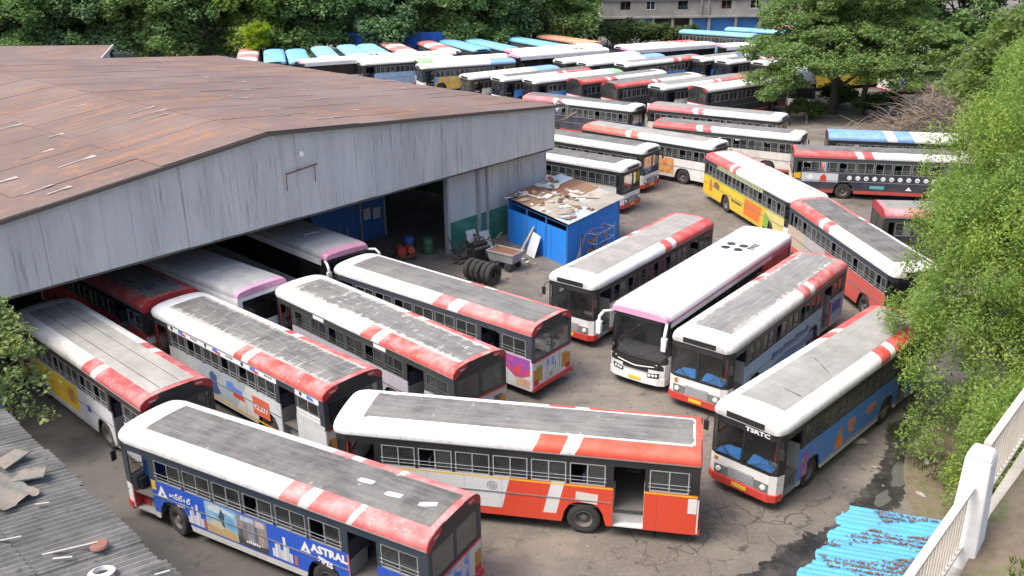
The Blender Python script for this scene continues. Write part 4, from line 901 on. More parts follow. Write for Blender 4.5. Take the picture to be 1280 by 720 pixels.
def city_bus(sp):
    x, y, yaw = sp['at']; lod = sp.get('lod', 0)
    b = thing('city_bus', sp['label'], 'bus', (x, y, 0), R(yaw), sp.get('group')); b.scale = (sp.get('sx', 1.0), 1, 1)
    rb = random.Random(hash((round(x,1), round(y,1))) & 0xffff)
    P = lambda name, mkey, f, mat, par=b, **k: obj(name, M(mkey, f, **k), mat, par)
    P('roof', 'roof', m_roof, sp['roof'], smooth=True)
    if sp.get('tread'): P('roof_tread', 'roof_tread', m_tread, sp['tread'])
    P('side_panel', 'side_panel#L', lambda: m_side(1), sp['sideL']); P('side_panel', 'side_panel#R', lambda: m_side(-1), sp['sideR'])
    band = sp['band']; P('window_band', 'window_band#L', lambda: m_band(1), band); P('window_band', 'window_band#R', lambda: m_band(-1), band)
    P('body_rail', 'body_rail', m_rail, sp.get('rail', STEEL))
    fm = sp.get('frame', ALU)
    wins = [(xx, 1.04, 1) for xx in WX]+[(-H+.86, 1.12, 1)]+[(xx, 1.04, -1) for xx in WXR]+[(H-.94, .88, -1)]
    for xx, wd, sd in wins:
        if lod < 2:
            wf = obj('window', M('window#%s' % wd, lambda: m_frame(wd)), fm, b, (xx, sd*1.236, 0), 0 if sd > 0 else pi)
            pm_ = M('pane#%s' % wd, lambda: m_pane(wd)); r_ = rb.random()
            obj('pane', pm_, GLASS, wf, (-wd/4+.01, -.012, 0)); obj('pane', pm_, GLASS, wf, (wd/4-.01 if r_ < sp.get('shut', .5) else (-wd/4+.06), -.022, 0))
        else:
            me = M('window#far%s' % wd, lambda: m_win_far(wd)); wf = obj('window', me, fm, b, (xx, sd*1.236, 0), 0 if sd > 0 else pi)
            if len(me.materials) < 2: me.materials.append(GLASSD)
    # front
    P('front_panel', 'front_panel', m_front, sp.get('front', WHITEP)); P('windscreen_header', 'header', m_header, BLACK); P('windscreen_frame', 'pillar', m_pillar, sp.get('pillar', BLACK))
    P('windscreen', 'windscreen#L', lambda: m_screen(1), GLASSW); P('windscreen', 'windscreen#R', lambda: m_screen(-1), GLASSW)
    P('front_bumper', 'front_bumper', m_bumper, sp.get('bumper', REDP)); P('grille', 'grille', m_grille, sp.get('grille', GREYP))
    P('destination_board', 'destination_board', m_board, BLACK); P('floor', 'floor', m_floor, FLOORM); P('chassis', 'chassis', m_chassis, UNDER)
    P('seats', 'seats', m_seats, sp.get('seats', SEATM)); P('dashboard', 'dashboard', m_dash, BLACK)
    if lod < 2:
        for s_ in (1,-1):
            bz = obj('headlight', M('bezel', m_bezel), LBAND, b, (0, s_*.71, .80)); lm = obj('lens', M('lens', m_lamp), LAMPW, bz, (H+.03, s_*.08, 0))
            P('wiper', 'wiper%d' % s_, lambda: m_wiper(s_), BLACK); P('mirror', 'mirror%d' % s_, lambda: m_mirror(s_), BLACK)
            if sp.get('cloth'): P('dash_cover', 'cloth%d' % s_, lambda: m_cloth(s_), BLUECLOTH)
        obj('number_plate', M('plate', lambda: MB().box(H+.06,H+.085,-.26,.26,.44,.56)), PLATE, b)
        for k, (dname, d) in enumerate((('F', D_F), ('R', D_R))):
            P('entrance_steps', 'steps'+dname, lambda: m_steps(d, 0), sp.get('steps', INNER))
        
        if sp.get('door', 1): P('door', 'doorleaf', lambda: m_leaf(D_F), sp.get('door', REDP))
    # rear
    P('rear_panel', 'rear_panel', m_rear, sp.get('rear', WHITEP)); P('rear_window_frame', 'rearframe', m_rearframe, band)
    for s_ in (1,-1): obj('rear_window', M('rearpane', m_rearpane), sp.get('rglass', GLASSD), b, (0, s_*.56, 0))
    cap = P('rear_cap', 'cap', m_cap, sp.get('cap', BLACK))
    for s_ in (1,-1):
        pl = obj('corner_plate', M('cplate%d' % s_, lambda: m_plate(s_)), sp.get('plate', DRED), cap)
        if lod < 1: put_text(b, 'TSRTC', (-H-.0135, .98 if s_ > 0 else -.66, 2.89 if s_ > 0 else 2.93), (0,-1,0), (0,0,1), .085, WHITEP)
    P('rear_bumper', 'rear_bumper', m_rbump, REDP); P('rear_trim', 'rear_trim', m_rtrim, REDP)
    if lod < 2:
        for s_ in (1,-1): obj('tail_lamp', M('tail', m_taillamp), LAMPY, b, (-H-.01, s_*1.02, 1.05)); obj('tail_lamp', M('tail', m_taillamp), LAMPR, b, (-H-.01, s_*1.02, .72)).scale = (1,1,.45)
    for ax_, dual in ((AX_F,False),(AX_R,True)):
        for s_ in (1,-1):
            wf = obj('wheel', M('tyre2' if dual else 'tyre', m_tyre2 if dual else m_tyre, smooth=True), RUBBER, b, (ax_, s_*1.07, .50), 0 if s_ > 0 else pi)
            obj('rim', M('rim%d' % dual, lambda: m_rim(not dual), smooth=True), sp.get('rim', RIMD), wf)
            if sp.get('steer') and not dual: wf.rotation_euler.z += R(sp['steer'])
    if sp.get('extra'): sp['extra'](b)
    return b
# flat print on a side: polygons in (x, z)
def decal(b, name, pts, mat, side=1, lift=.004):
    y = side*(1.25+lift); return obj(name, MB().prism_y(pts, y, y-side*.002).mesh(name), mat, b)
def rect(x0, x1, z0, z1): return [(x0,z0),(x1,z0),(x1,z1),(x0,z1)]
def reardecal(b, name, y0, y1, z0, z1, mat, lift=.004): return obj(name, MB().box(-H-.01-lift,-H-.01-lift+.003,y0,y1,z0,z1).mesh(name), mat, b)
def sidetext(b, s, x, z, size, mat, side=1, lift=.008, **k):
    return put_text(b, s, (x, side*(1.25+lift), z), (-side,0,0), (0,0,1), size, mat, **k)

# ------------------------------------------------------------------ coach
CL = 12.2; CH = CL/2
CPROF = [(1.25,3.02),(1.255,3.10),(1.235,3.18),(1.19,3.25),(1.10,3.30),(.9,3.335),(.5,3.36),(0,3.37)]
CPROF = CPROF+[(-y,z) for y,z in reversed(CPROF[:-1])]
def c_roof(rear=False):
    mb = MB(); st = [(-CH-.01,.975,.86),(-CH+.10,.99,.97),(-CH+.4,1,1),(0,1,1),(CH-.5,1,1),(CH-.2,.985,.98),(CH-.04,.96,.9),(CH+.05,.93,.72)]; n = len(CPROF); vs = []
    for x, ky, kz in st:
        for y, z in CPROF: vs.append((x,y*ky,3.0+(z-3.0)*kz))
    fs = [(i*n+j,i*n+j+1,(i+1)*n+j+1,(i+1)*n+j) for i in range(len(st)-1) for j in range(n-1)]; b = (len(st)-1)*n
    return mb.add(vs, fs+[tuple(b+j for j in range(n)), tuple(n-1-j for j in range(n))])
CAF, CAR = CH-2.6, -CH+3.1
def c_side(s_):
    mb = MB(); A = lambda cx: [(cx-.62,.36),(cx-.5,.85),(cx-.3,1.03),(cx+.3,1.03),(cx+.5,.85),(cx+.62,.36)]
    mb.prism_y([(-CH,.36)]+A(CAR)+A(CAF)+[(CH-.25,.36),(CH-.25,1.5),(-CH,1.5)], s_*1.25, s_*1.20)
    mb.box(-CH+.02,CH-.3,s_*1.20,s_*1.245,2.72,3.03); return mb
def c_pillars(s_): return MB().box(-CH+.02,CH-.3,s_*1.16,s_*1.19,1.5,1.54).box(-CH,-CH+.12,s_*1.16,s_*1.235,1.5,2.72)
def c_glasspane(w_): return MB().box(-w_/2,w_/2,-.01,0,1.51,2.73)
CF = [(CH-.30,1.25),(CH-.06,1.19),(CH+.06,.92),(CH+.10,.4)]; CF = CF+[(x,-y) for x,y in reversed(CF)]
def coach(sp):
    x, y, yaw = sp['at']; b = thing('coach', sp['label'], 'coach', (x, y, 0), R(yaw), sp.get('group')); b.scale = (sp.get('sx', 1), 1, 1); lod = sp.get('lod', 0)
    P = lambda name, mkey, f, mat, par=b, **k: obj(name, M(mkey, f, **k), mat, par)
    P('roof', 'croof', c_roof, sp['roof'], smooth=True)
    for s_ in (1,-1):
        P('side_panel', 'cside%d' % s_, lambda: c_side(s_), sp['side']); P('window_post', 'cpil%d' % s_, lambda: c_pillars(s_), BLACK)
        for k in range(7):
            w_ = (CL-.6)/7; obj('side_window', M('cpane', lambda: c_glasspane((CL-.6)/7-.03)), GLASSBLK, b, (CH-.35-w_*(k+.5), s_*1.236, 0), 0 if s_ > 0 else pi)
    P('front_panel', 'cfront', lambda: MB().ribbon(CF,.5,1.22,.05,.03), sp.get('front', WHITEP), smooth=True)
    P('front_bumper', 'cbump', lambda: MB().ribbon([(CH-.30,1.26),(CH-.04,1.21),(CH+.10,.93),(CH+.16,.4),(CH+.16,-.4),(CH+.10,-.93),(CH-.04,-1.21),(CH-.30,-1.26)],.33,.62,.06), sp.get('front', WHITEP), smooth=True)
    P('windscreen', 'cscreen', lambda: MB().ribbon(CF,1.30,2.98,.01,-.10), GLASSW); P('windscreen_frame', 'cframe', lambda: MB().ribbon(CF,1.22,1.31,.05,.0), BLACK); P('windscreen_header', 'chead', lambda: MB().ribbon([(xx-.09,yy) for xx,yy in CF],2.86,3.02,.04,-.02), BLACK)
    for s_ in (1,-1): P('corner_pillar', 'ccor%d' % s_, lambda: MB().hexa([(CH-.38,s_*1.20,1.22),(CH-.24,s_*1.24,1.22),(CH-.24,s_*1.15,1.22),(CH-.38,s_*1.15,1.22),(CH-.42,s_*1.20,3.02),(CH-.34,s_*1.24,3.02),(CH-.34,s_*1.15,3.02),(CH-.42,s_*1.15,3.02)]), BLACK)
    if lod < 2:
        P('grille', 'cgrille', lambda: MB().ribbon([(CH-.02,1.16),(CH+.085,.94),(CH+.145,.4),(CH+.145,-.4),(CH+.085,-.94),(CH-.02,-1.16)],.98,1.24,.04,.0).ribbon([(CH+.145,.55),(CH+.155,.3),(CH+.155,-.3),(CH+.145,-.55)],.84,.985,.05), BLACK)
        P('grille_trim', 'ctrim', lambda: MB().tube([(CH+.165-.07*abs(t)**2.6,t*.8,1.0+.10*abs(t)) for t in [-1+.2*i for i in range(11)]],.018,6), LAMPW)
        for s_ in (1,-1):
            hl = P('headlight', 'chl%d' % s_, lambda: MB().hexa([(CH+.02,s_*.98,.66),(CH+.12,s_*.55,.62),(CH+.16,s_*.55,.62),(CH+.08,s_*1.0,.66),(CH+.0,s_*.99,.86),(CH+.10,s_*.55,.78),(CH+.14,s_*.55,.78),(CH+.06,s_*1.0,.86)]), BLACK)
            for k in range(3): obj('lens', M('lens', m_lamp), LAMPW, hl, (CH+.135-.03*k, s_*(.63+.13*k), .72+.01*k)).scale = (.6,.6,.6)
            P('mirror', 'cmir%d' % s_, lambda: MB().tube([(CH-.1,s_*1.15,2.95),(CH+.35,s_*1.36,3.0),(CH+.55,s_*1.42,2.85),(CH+.58,s_*1.42,2.6)],[.05,.06,.06,.07],8).hexa([(CH+.5,s_*1.33,2.15),(CH+.66,s_*1.33,2.15),(CH+.66,s_*1.51,2.15),(CH+.5,s_*1.51,2.15),(CH+.5,s_*1.31,2.66),(CH+.64,s_*1.31,2.66),(CH+.64,s_*1.53,2.66),(CH+.5,s_*1.53,2.66)]), WHITEP, smooth=True)
            P('wiper', 'cwip%d' % s_, lambda: MB().tube([(CH+.12,s_*.1,1.36),(CH+.05,s_*.85,1.75)],.014,5), BLACK)
        obj('number_plate', M('cplate', lambda: MB().box(CH+.165,CH+.18,-.27,.27,.42,.54)), PLATE, b)
    P('dashboard', 'cdash', lambda: MB().hexa([(CH-.8,-1.1,1.0),(CH-.02,-1.0,1.0),(CH-.02,1.0,1.0),(CH-.8,1.1,1.0),(CH-.8,-1.1,1.55),(CH-.12,-1.0,1.34),(CH-.12,1.0,1.34),(CH-.8,1.1,1.55)]), paint((.07,.075,.08),.6,.3))
    P('floor', 'cfloor', lambda: MB().box(-CH+.1,CH-.2,-1.15,1.15,1.1,1.15), FLOORM)
    def cs():
        mb = MB()
        for i in range(12):
            for a_, b_ in ((-1.1,-.22),(.22,1.1)): mb.box(CH-2.3-i*.8-.24,CH-2.3-i*.8-.1,a_,b_,1.2,2.3).box(CH-2.3-i*.8-.2,CH-2.3-i*.8+.22,a_,b_,1.45,1.6)
        return mb
    P('seats', 'cseats', cs, SEATM)
    P('chassis', 'cchassis', lambda: MB().box(CAR+.7,CAF-.7,-1.1,1.1,.4,1.1).box(-CH+.1,CAR-.7,-1.1,1.1,.4,1.1).box(CAF+.7,CH-.2,-1.1,1.1,.4,1.1).box(CAR-.7,CAF+.7,-.7,.7,.6,1.1), UNDER)
    P('rear_panel', 'crear', lambda: MB().box(-CH-.01,-CH+.04,-1.24,1.24,.4,1.75).box(-CH-.01,-CH+.04,-1.24,-1.02,1.75,3.02).box(-CH-.01,-CH+.04,1.02,1.24,1.75,3.02).box(-CH-.01,-CH+.04,-1.02,1.02,2.86,3.02), sp.get('rear', WHITEP))
    P('rear_window', 'crearwin', lambda: MB().box(-CH+.0,-CH+.012,-1.02,1.02,1.75,2.86), GLASSBLK)
    for s_ in (1,-1): P('tail_lamp', 'ctail%d' % s_, lambda: MB().box(-CH-.03,-CH-.01,s_*1.0,s_*1.2,.8,1.5), LAMPR)
    for ax_, dual in ((CAF,False),(CAR,True)):
        for s_ in (1,-1):
            wf = obj('wheel', M('tyre2' if dual else 'tyre', m_tyre2 if dual else m_tyre, smooth=True), RUBBER, b, (ax_, s_*1.07, .50), 0 if s_ > 0 else pi)
            obj('rim', M('rim%d' % dual, lambda: m_rim(not dual), smooth=True), RIMD, wf)
    # roof hatches, vents and the cooler
    hm = sp.get('hatch', WHITEP)
    for hx in (CH-3.2, -CH+2.6): P('roof_hatch', 'chatch%.2f' % hx, lambda: MB().hexa([(hx-.42,-.38,3.345),(hx+.42,-.38,3.345),(hx+.42,.38,3.345),(hx-.42,.38,3.345),(hx-.36,-.32,3.41),(hx+.36,-.32,3.41),(hx+.36,.32,3.41),(hx-.36,.32,3.41)]), hm)
    if sp.get('ac'):
        c0 = -1.0
        ac = P('air_conditioner', 'cac', lambda: MB().hexa([(-4.1,-.95,3.32),(-.3,-.95,3.32),(-.3,.95,3.32),(-4.1,.95,3.32),(-3.95,-.84,3.42),(-.6,-.84,3.42),(-.6,.84,3.42),(-3.95,.84,3.42)]), hm)
        for fx in (-2.15,-2.75):
            for fy in (-.32,.28): P('fan', 'cfan%.1f%.1f' % (fx,fy), lambda: MB().prism_z([(fx+.2*cos(2*pi*i/16),fy+.2*sin(2*pi*i/16)) for i in range(16)],3.415,3.445), BLACK, ac)
        for k in range(4): P('vent_slot', 'cvent%d' % k, lambda: MB().box(-3.0+.22*k-.3,-2.87+.22*k-.3,.52,.82,3.415,3.435), BLACK, ac)
    if sp.get('extra'): sp['extra'](b)
    return b

# ------------------------------------------------------------------ liveries
W1 = WHITE; W2 = (.62,.61,.59)
def rs(red, a, b, c, base=W1, tail=None): return ((0.0, red), (a, base), (b, red), (c, base))
T_DARK = tread((.09,.088,.085),.15,0,.3); T_MID = tread((.12,.117,.112),.3,0,.4); T_FLAKE = tread((.10,.098,.095),.52,1.0,.4,.6); T_SPECK = tread((.12,.118,.114),.60,0,.45,.8)
T_PALE = tread((.27,.26,.24),.3,0,.5); T_CREAM = tread((.31,.30,.275),.25,0,.4); T_GREY = tread((.20,.197,.19),.35,0,.5)
R_A = roofpaint(((0.0,PINKRED),(.205,W1),(.222,PINKRED),(.335,W1),(.365,PINKRED),(.425,W1)),.55)
R_B = roofpaint(rs(ORED,.325,.365,.44),.12,11.0,.05,.12)
R_PINK = roofpaint(rs(PINKRED,.33,.38,.45),.5); R_RED = roofpaint(rs(RED,.30,.335,.40),.45); R_ORED = roofpaint(rs((.60,.06,.05),.33,.375,.43),.6)
R_DULL = roofpaint(rs((.46,.05,.05),.33,.37,.43,W2),.6,11.0,.05,.5); R_SOFT = roofpaint(rs((.58,.09,.09),.34,.38,.43,W2),.5,11.0,.05,.4)
R_BLUE = roofpaint(rs((.07,.22,.62),.36,.42,.52),.2); R_WHITE = roofpaint(((0.0,W2),(.5,W1)),.4,11.0,.05,.55); R_LBLUE = roofpaint(((0.0,(.10,.42,.66)),(.5,(.12,.45,.70))),.5,11.0,.05,.4)
R_CYAN = roofpaint(((0.0,(.16,.50,.72)),(.9,(.5,.64,.72))),.6); R_RW = roofpaint(((0.0,(.55,.10,.08)),(.3,W2),(.5,(.55,.12,.10)),(.8,W2)),.7,11.0,.05,.4); R_ORANGE = roofpaint(((0.0,(.5,.18,.07)),(.6,(.55,.25,.1))),.6)
R_BLEND = roofpaint(((0.0,(.16,.34,.68)),(.28,W1)),.3); R_GREEN = roofpaint(((0.0,(.2,.42,.22)),(.12,W1)),.3)
WSIDE = livery(((0.0,(.68,.67,.65)),(.5,(.70,.69,.68))),(.58,(.45,.05,.04)),(1.68,1.73,(.55,.33,.03)))
WSIDE2 = livery(((0.0,(.60,.055,.04)),(.26,W2),(.32,(.60,.055,.04)),(.42,W2)),None,(1.68,1.73,(.6,.36,.03)))
CREAMS = livery(((0.0,(.60,.56,.50)),(.6,(.66,.63,.58))),(.58,(.42,.06,.05)),None,11.0,.06,.4)
ART1 = livery(((0.0,(.62,.60,.62)),(.5,(.66,.66,.68))),(.56,(.6,.6,.6)),None,11.0,.06,.3,.5)
ARTP = livery(((0.0,(.55,.10,.30)),(.45,(.68,.62,.64))),None,None,11.0,.06,.3,.6)
YEL = livery(((0.0,(.70,.46,.02)),(.30,(.68,.48,.03)),(.62,(.66,.43,.03)),(.8,(.62,.52,.20))),(.52,(.60,.40,.03)),(1.66,1.74,(.30,.36,.08)),11.0,.06,.25)
YEL2 = livery(((0.0,(.62,.38,.03)),(.72,(.60,.36,.03)),(.86,(.10,.14,.36))),None,None,11.0,.06,.3,.25)
BLUES = livery(((0.0,(.04,.21,.62)),(.6,(.035,.23,.68)),(.92,(.13,.30,.62))),(.55,(.52,.54,.56)),None)
BLUEG = livery(((0.0,(.24,.37,.56)),(.5,(.27,.42,.62))),(.52,(.48,.48,.50)),None,11.0,.06,.3,.08)
DARKS = livery(((0.0,(.028,.032,.05)),(.5,(.03,.035,.055))),(.62,(.48,.05,.04)),None)
LBLUES = livery(((0.0,(.12,.40,.62)),(.5,(.14,.42,.64))),None,None)
NAVYS = livery(((0.0,(.03,.045,.10)),(.5,(.03,.045,.10))),(.62,(.5,.05,.04)),None)
SALMON = livery(((0.0,(.58,.06,.045)),(.45,(.62,.10,.07)),(.7,(.60,.08,.06))),None,None)

WT = paint((.80,.80,.80),.5,.1); ORG = paint((.75,.22,.02),.5,.1); YLW = paint((.72,.42,.02),.5,.15); BLK = paint((.02,.02,.022),.5,.1); RDT = paint((.6,.05,.03),.5,.15)

# --- bus A: blue pipe advert along the left side
BLUEAD = livery(((0.0,(.018,.085,.50)),(.19,(.02,.10,.55)),(.85,(.02,.09,.52))),(.60,(.60,.60,.60)),None,11.0,0,.22)
def tri(b, x, z, s, mat, lift=.009):
    decal(b, 'logo', [(x,z),(x-s,z),(x-s*.86,z+s*.25),(x-s*.42,z+s*.25),(x-s*.56,z+s*.52),(x-s*.70,z+s*.25),(x-s*.86,z+s*.25),(x-s*.52,z+s*.98)][:0] or [(x,z),(x-s*.30,z),(x-s*.50,z+s*.42),(x-s*.66,z+s*.12),(x-s*.40,z+s*.12),(x-s*.34,z),(x-s,z),(x-s*.5,z+s)], mat, 1, lift)
def skyline(b, x0, z0, w_, seed):
    r_ = random.Random(seed); x = x0
    for k in range(7):
        ww = w_/7; h_ = [.25,.42,.58,.36,.74,.5,.3][k]*r_.uniform(.85,1.1)
        decal(b, 'printed_tower', rect(x-ww*.92, x, z0, z0+h_), paint([(.62,.64,.70),(.70,.70,.72),(.5,.55,.66)][k % 3],.5,.1), 1, .007+.0005*k); x -= ww
def extra_A(b):
    fr = H-2.95
    ad = decal(b, 'advertisement', rect(.85,2.05,.66,1.70), adart(((.10,.28,.55),(.20,.42,.62),(.55,.50,.40),(.50,.30,.10),(.62,.50,.30)),1.3), 1, .004)
    decal(b, 'advertisement', rect(-.25,.85,.66,1.70), adart(((.06,.07,.09),(.14,.15,.16),(.30,.26,.24),(.16,.22,.32),(.5,.42,.38)),1.6), 1, .0045)
    for k, (xa, za, wa, ha, c) in enumerate([(.80,.70,.16,.55,(.10,.11,.14)),(.62,.70,.14,.75,(.20,.17,.16)),(.45,.70,.2,.45,(.28,.30,.36)),(.22,.70,.12,.8,(.12,.13,.18)),(.06,.70,.2,.6,(.34,.28,.24)),(.7,1.5,.5,.16,(.42,.5,.62)),(.15,1.45,.32,.2,(.5,.42,.4))]): decal(b, 'printed_block', [(xa,za),(xa-wa,za+.02),(xa-wa*.95,za+ha),(xa-.02,za+ha*.94)], adart((mul(c,.7),c,mul(c,1.4)),4.0), 1, .0075+.0004*k)
    decal(b, 'printed_road', [(.84,.67),(-.24,.67),(-.24,.86),(.3,.78),(.84,.95)], paint((.06,.06,.065),.5,.2), 1, .0115)
    decal(b, 'printed_cloud', [(1.95,1.45),(1.6,1.40),(1.3,1.52),(.95,1.44),(.92,1.58),(1.4,1.64),(1.9,1.6)], paint((.55,.62,.68),.5,.1), 1, .0065)
    for k in range(7): decal(b, 'printed_mark', rect(.55-k*.075-.05,.55-k*.075,.80,.86+.02*(k % 3)), WT, 1, .0125)
    decal(b, 'printed_figure', [(1.42,1.05),(1.32,.98),(1.36,1.2),(1.30,1.42),(1.42,1.62),(1.50,1.40),(1.56,1.3),(1.46,1.2)], paint((.04,.08,.12),.5,.1), 1, .008)
    decal(b, 'printed_ground', [(2.05,.66),(.86,.66),(.9,.9),(1.2,1.0),(1.6,.88),(2.05,.98)], paint((.5,.36,.17),.5,.2), 1, .006)
    skyline(b, 3.0, .70, .80, 1) if False else skyline(b, 2.78, .70, .62, 1); skyline(b, -.40, .70, .72, 2)
    decal(b, 'printed_block', rect(2.08,2.15,.70,1.02), paint((.6,.13,.06),.5,.1), 1, .008); decal(b, 'printed_block', rect(-1.28,-1.18,.70,1.0), paint((.6,.13,.06),.5,.1), 1, .008)
    decal(b, 'advert_end', [(-3.05,1.12),(-3.05,.62),(-3.05,.44),(-3.04,.44),(-3.03,.64),(-2.98,1.7),(-3.05,1.7)], paint((.62,.18,.05),.5,.1), 1, .003)
    tri(b, 3.95, 1.24, .40, WT); sidetext(b, 'ఆస్ట్రల్', 3.48, 1.33, .24, WT, bold=.02); sidetext(b, 'పైప్స్', 3.2, 1.13, .15, WT)
    tri(b, -1.42, 1.27, .36, WT); sidetext(b, 'ASTRAL', -1.80, 1.40, .34, WT, bold=.05); sidetext(b, 'PIPES', -2.0, 1.15, .24, WT, bold=.045, shear=.2)
    decal(b, 'yellow_plate', rect(H-1.52,H-1.34,1.40,1.72), YLW, 1, .006)
    # front door well: blue bulkhead and red stair side
    obj('bulkhead', MB().box(H-1.36,H-1.33,.35,1.19,1.75,2.42).box(H-1.33,H-.45,.74,.78,1.0,2.42).mesh('bulkhead'), paint((.02,.10,.36),.5,.2), b)
    obj('stair_side', MB().box(H-1.31,H-.80,.745,.785,.72,.998).box(H-.80,H-.46,.745,1.0,.45,.998).box(H-.47,H-.44,1.0,1.24,.42,1.02).mesh('stair_side'), REDP, b)
    obj('bulkhead_stripe', MB().box(H-1.3,H-.5,.7795,.7825,1.9,2.0).mesh('bulkhead_stripe'), paint((.25,.42,.7),.5,.2), b)
    obj('bulkhead_stripe', MB().box(H-.85,H-.6,.7795,.7825,2.05,2.38).mesh('bulkhead_stripe'), YLW, b)
    for k, (xx, yy, rz) in enumerate([(-2.75,-.05,.1),(-3.75,.12,.15),(-4.75,.05,.5)]):
        obj('roof_patch', MB().prism_z([(-.24,-.08),(.1,-.10),(.22,-.07),(.25,.05),(.12,.09),(-.22,.08)],0,.006).mesh('roof_patch'), WHITEP, b, (xx,yy,3.126),rz)
    reardecal(b,'rear_poster',-.55,.75,.70,1.52,adart(((.04,.12,.45),(.05,.18,.6),(.5,.5,.55),(.55,.08,.06)),2.2)); reardecal(b,'rear_poster',-1.18,-.68,.62,1.5,paint((.62,.6,.58),.5,.3),.003)
def rear_art(b, cols, y0=-.7, y1=.55):
    reardecal(b,'rear_poster',y0,y1,.68,1.5,adart(cols,2.6)); 
# --- bus B: white and orange-red
def ring2d(b, x, z, r0, r1, mat, side=1, lift=.007):
    mb = MB(); n = 20; y = side*(1.25+lift); vs = []
    for i in range(n):
        a_ = 2*pi*i/n; vs += [(x+r0*cos(a_),y,z+r0*sin(a_)),(x+r1*cos(a_),y,z+r1*sin(a_))]
    mb.add(vs, [(2*i,2*i+1,(2*i+3) % (2*n),(2*i+2) % (2*n)) for i in range(n)]); obj('emblem', mb.mesh('emblem'), mat, b)
SIDE_B = livery(((0.0,ORED),(.365,W1),(.400,ORED),(.515,(.66,.67,.68))),(.66,ORED),(1.66,1.71,(.75,.48,.02)),11.0,.02,.10)
def border(b, xr, xf, hw, mat):
    z = lambda y: 3.12-.04*(y/.78)**2+.014
    for y0, y1 in ((hw,hw+.07),(-hw-.07,-hw)): obj('tread_border', MB().hexa([(xr,y0,z(y0)-.02),(xf,y0,z(y0)-.02),(xf,y1,z(y1)-.02),(xr,y1,z(y1)-.02),(xr,y0,z(y0)),(xf,y0,z(y0)),(xf,y1,z(y1)),(xr,y1,z(y1))]).mesh('tread_border'), mat, b)
    mb = MB(); ys = [-hw,-.4,0,.4,hw]
    for a_, c_ in zip(ys[:-1], ys[1:]): mb.hexa([(xr-.07,a_,z(a_)-.02),(xr,a_,z(a_)-.02),(xr,c_,z(c_)-.02),(xr-.07,c_,z(c_)-.02),(xr-.07,a_,z(a_)),(xr,a_,z(a_)),(xr,c_,z(c_)),(xr-.07,c_,z(c_))])
    obj('tread_border', mb.mesh('tread_border'), mat, b)
def extra_B(b):
    border(b, -H+.26, H-1.0, .74, WHITEP)
    for r0, r1 in ((.13,.16),(.06,.10)): ring2d(b, .55, 1.42, r0, r1, paint((.35,.36,.37),.5,.1))
    decal(b, 'emblem_bar', rect(.48,.62,1.40,1.44), paint((.35,.36,.37),.5,.1), 1, .009)
    decal(b, 'patch', [(-1.95,1.18),(-2.60,1.10),(-2.62,1.45),(-1.97,1.5)], paint((.72,.64,.60),.7,.3), 1, .006)
    decal(b, 'lower_white', rect(.42,2.9,.66,1.0), paint((.72,.73,.73),.45,.15), 1, .003)
    decal(b, 'corner_white', rect(-H+.05,-H+.30,1.12,1.62), WHITEP, 1, .005)
# --- bus C
def extra_C(b):
    o = put_text(b, 'TSRTC', (H+.012, .02, 2.51), (0,1,0), (0,0,1), .19, WT, bold=.035, sx=1.5)
    decal(b, 'printed_figure', [(1.75,.66),(1.2,.66),(1.18,.85),(1.3,.95),(1.34,1.2),(1.42,1.28),(1.43,1.42),(1.50,1.47),(1.57,1.40),(1.56,1.27),(1.62,1.2),(1.68,.95),(1.78,.82)], ORG, 1, .006)
    for x, z, w_ in ((.95,1.28,.55),(.92,1.08,.62),(.8,.9,.35),(-.55,1.25,.6),(-.5,1.08,.5)): decal(b, 'printed_mark', [(x,z),(x-w_*.3,z-.02),(x-w_*.6,z+.01),(x-w_,z-.01),(x-w_*.95,z+.13),(x-w_*.5,z+.15),(x-.03,z+.13)], ORG, 1, .006)
    decal(b, 'printed_line', rect(-3.0,H-2.9,.62,.645), YLW, 1, .006)
    decal(b, 'printed_block', rect(H-1.85,H-1.4,.62,1.55), adart(((.10,.12,.4),(.3,.1,.4),(.5,.3,.1)),3.0), 1, .005)
    put_text(b, 'TSRTC', (H-.02,-1.0,2.79),(.2,.98,0),(0,0,1),.075,RDT); put_text(b, 'TSRTC', (H+.0,.80,2.79),(-.25,.97,0),(0,0,1),.075,RDT)
    for sx_, sy_, l_, a_ in ((1.0,.1,1.1,.9),(3.4,.3,.8,1.4)): obj('roof_crack', MB().box(-l_/2,l_/2,-.012,.012,0,.004).mesh('roof_crack'), BLK, b, (sx_,sy_,3.127), a_)
    obj('hazard_plate', MB().box(H+.0,H+.012,-.98,-.84,1.08,1.2).mesh('hazard_plate'), LAMPY, b)
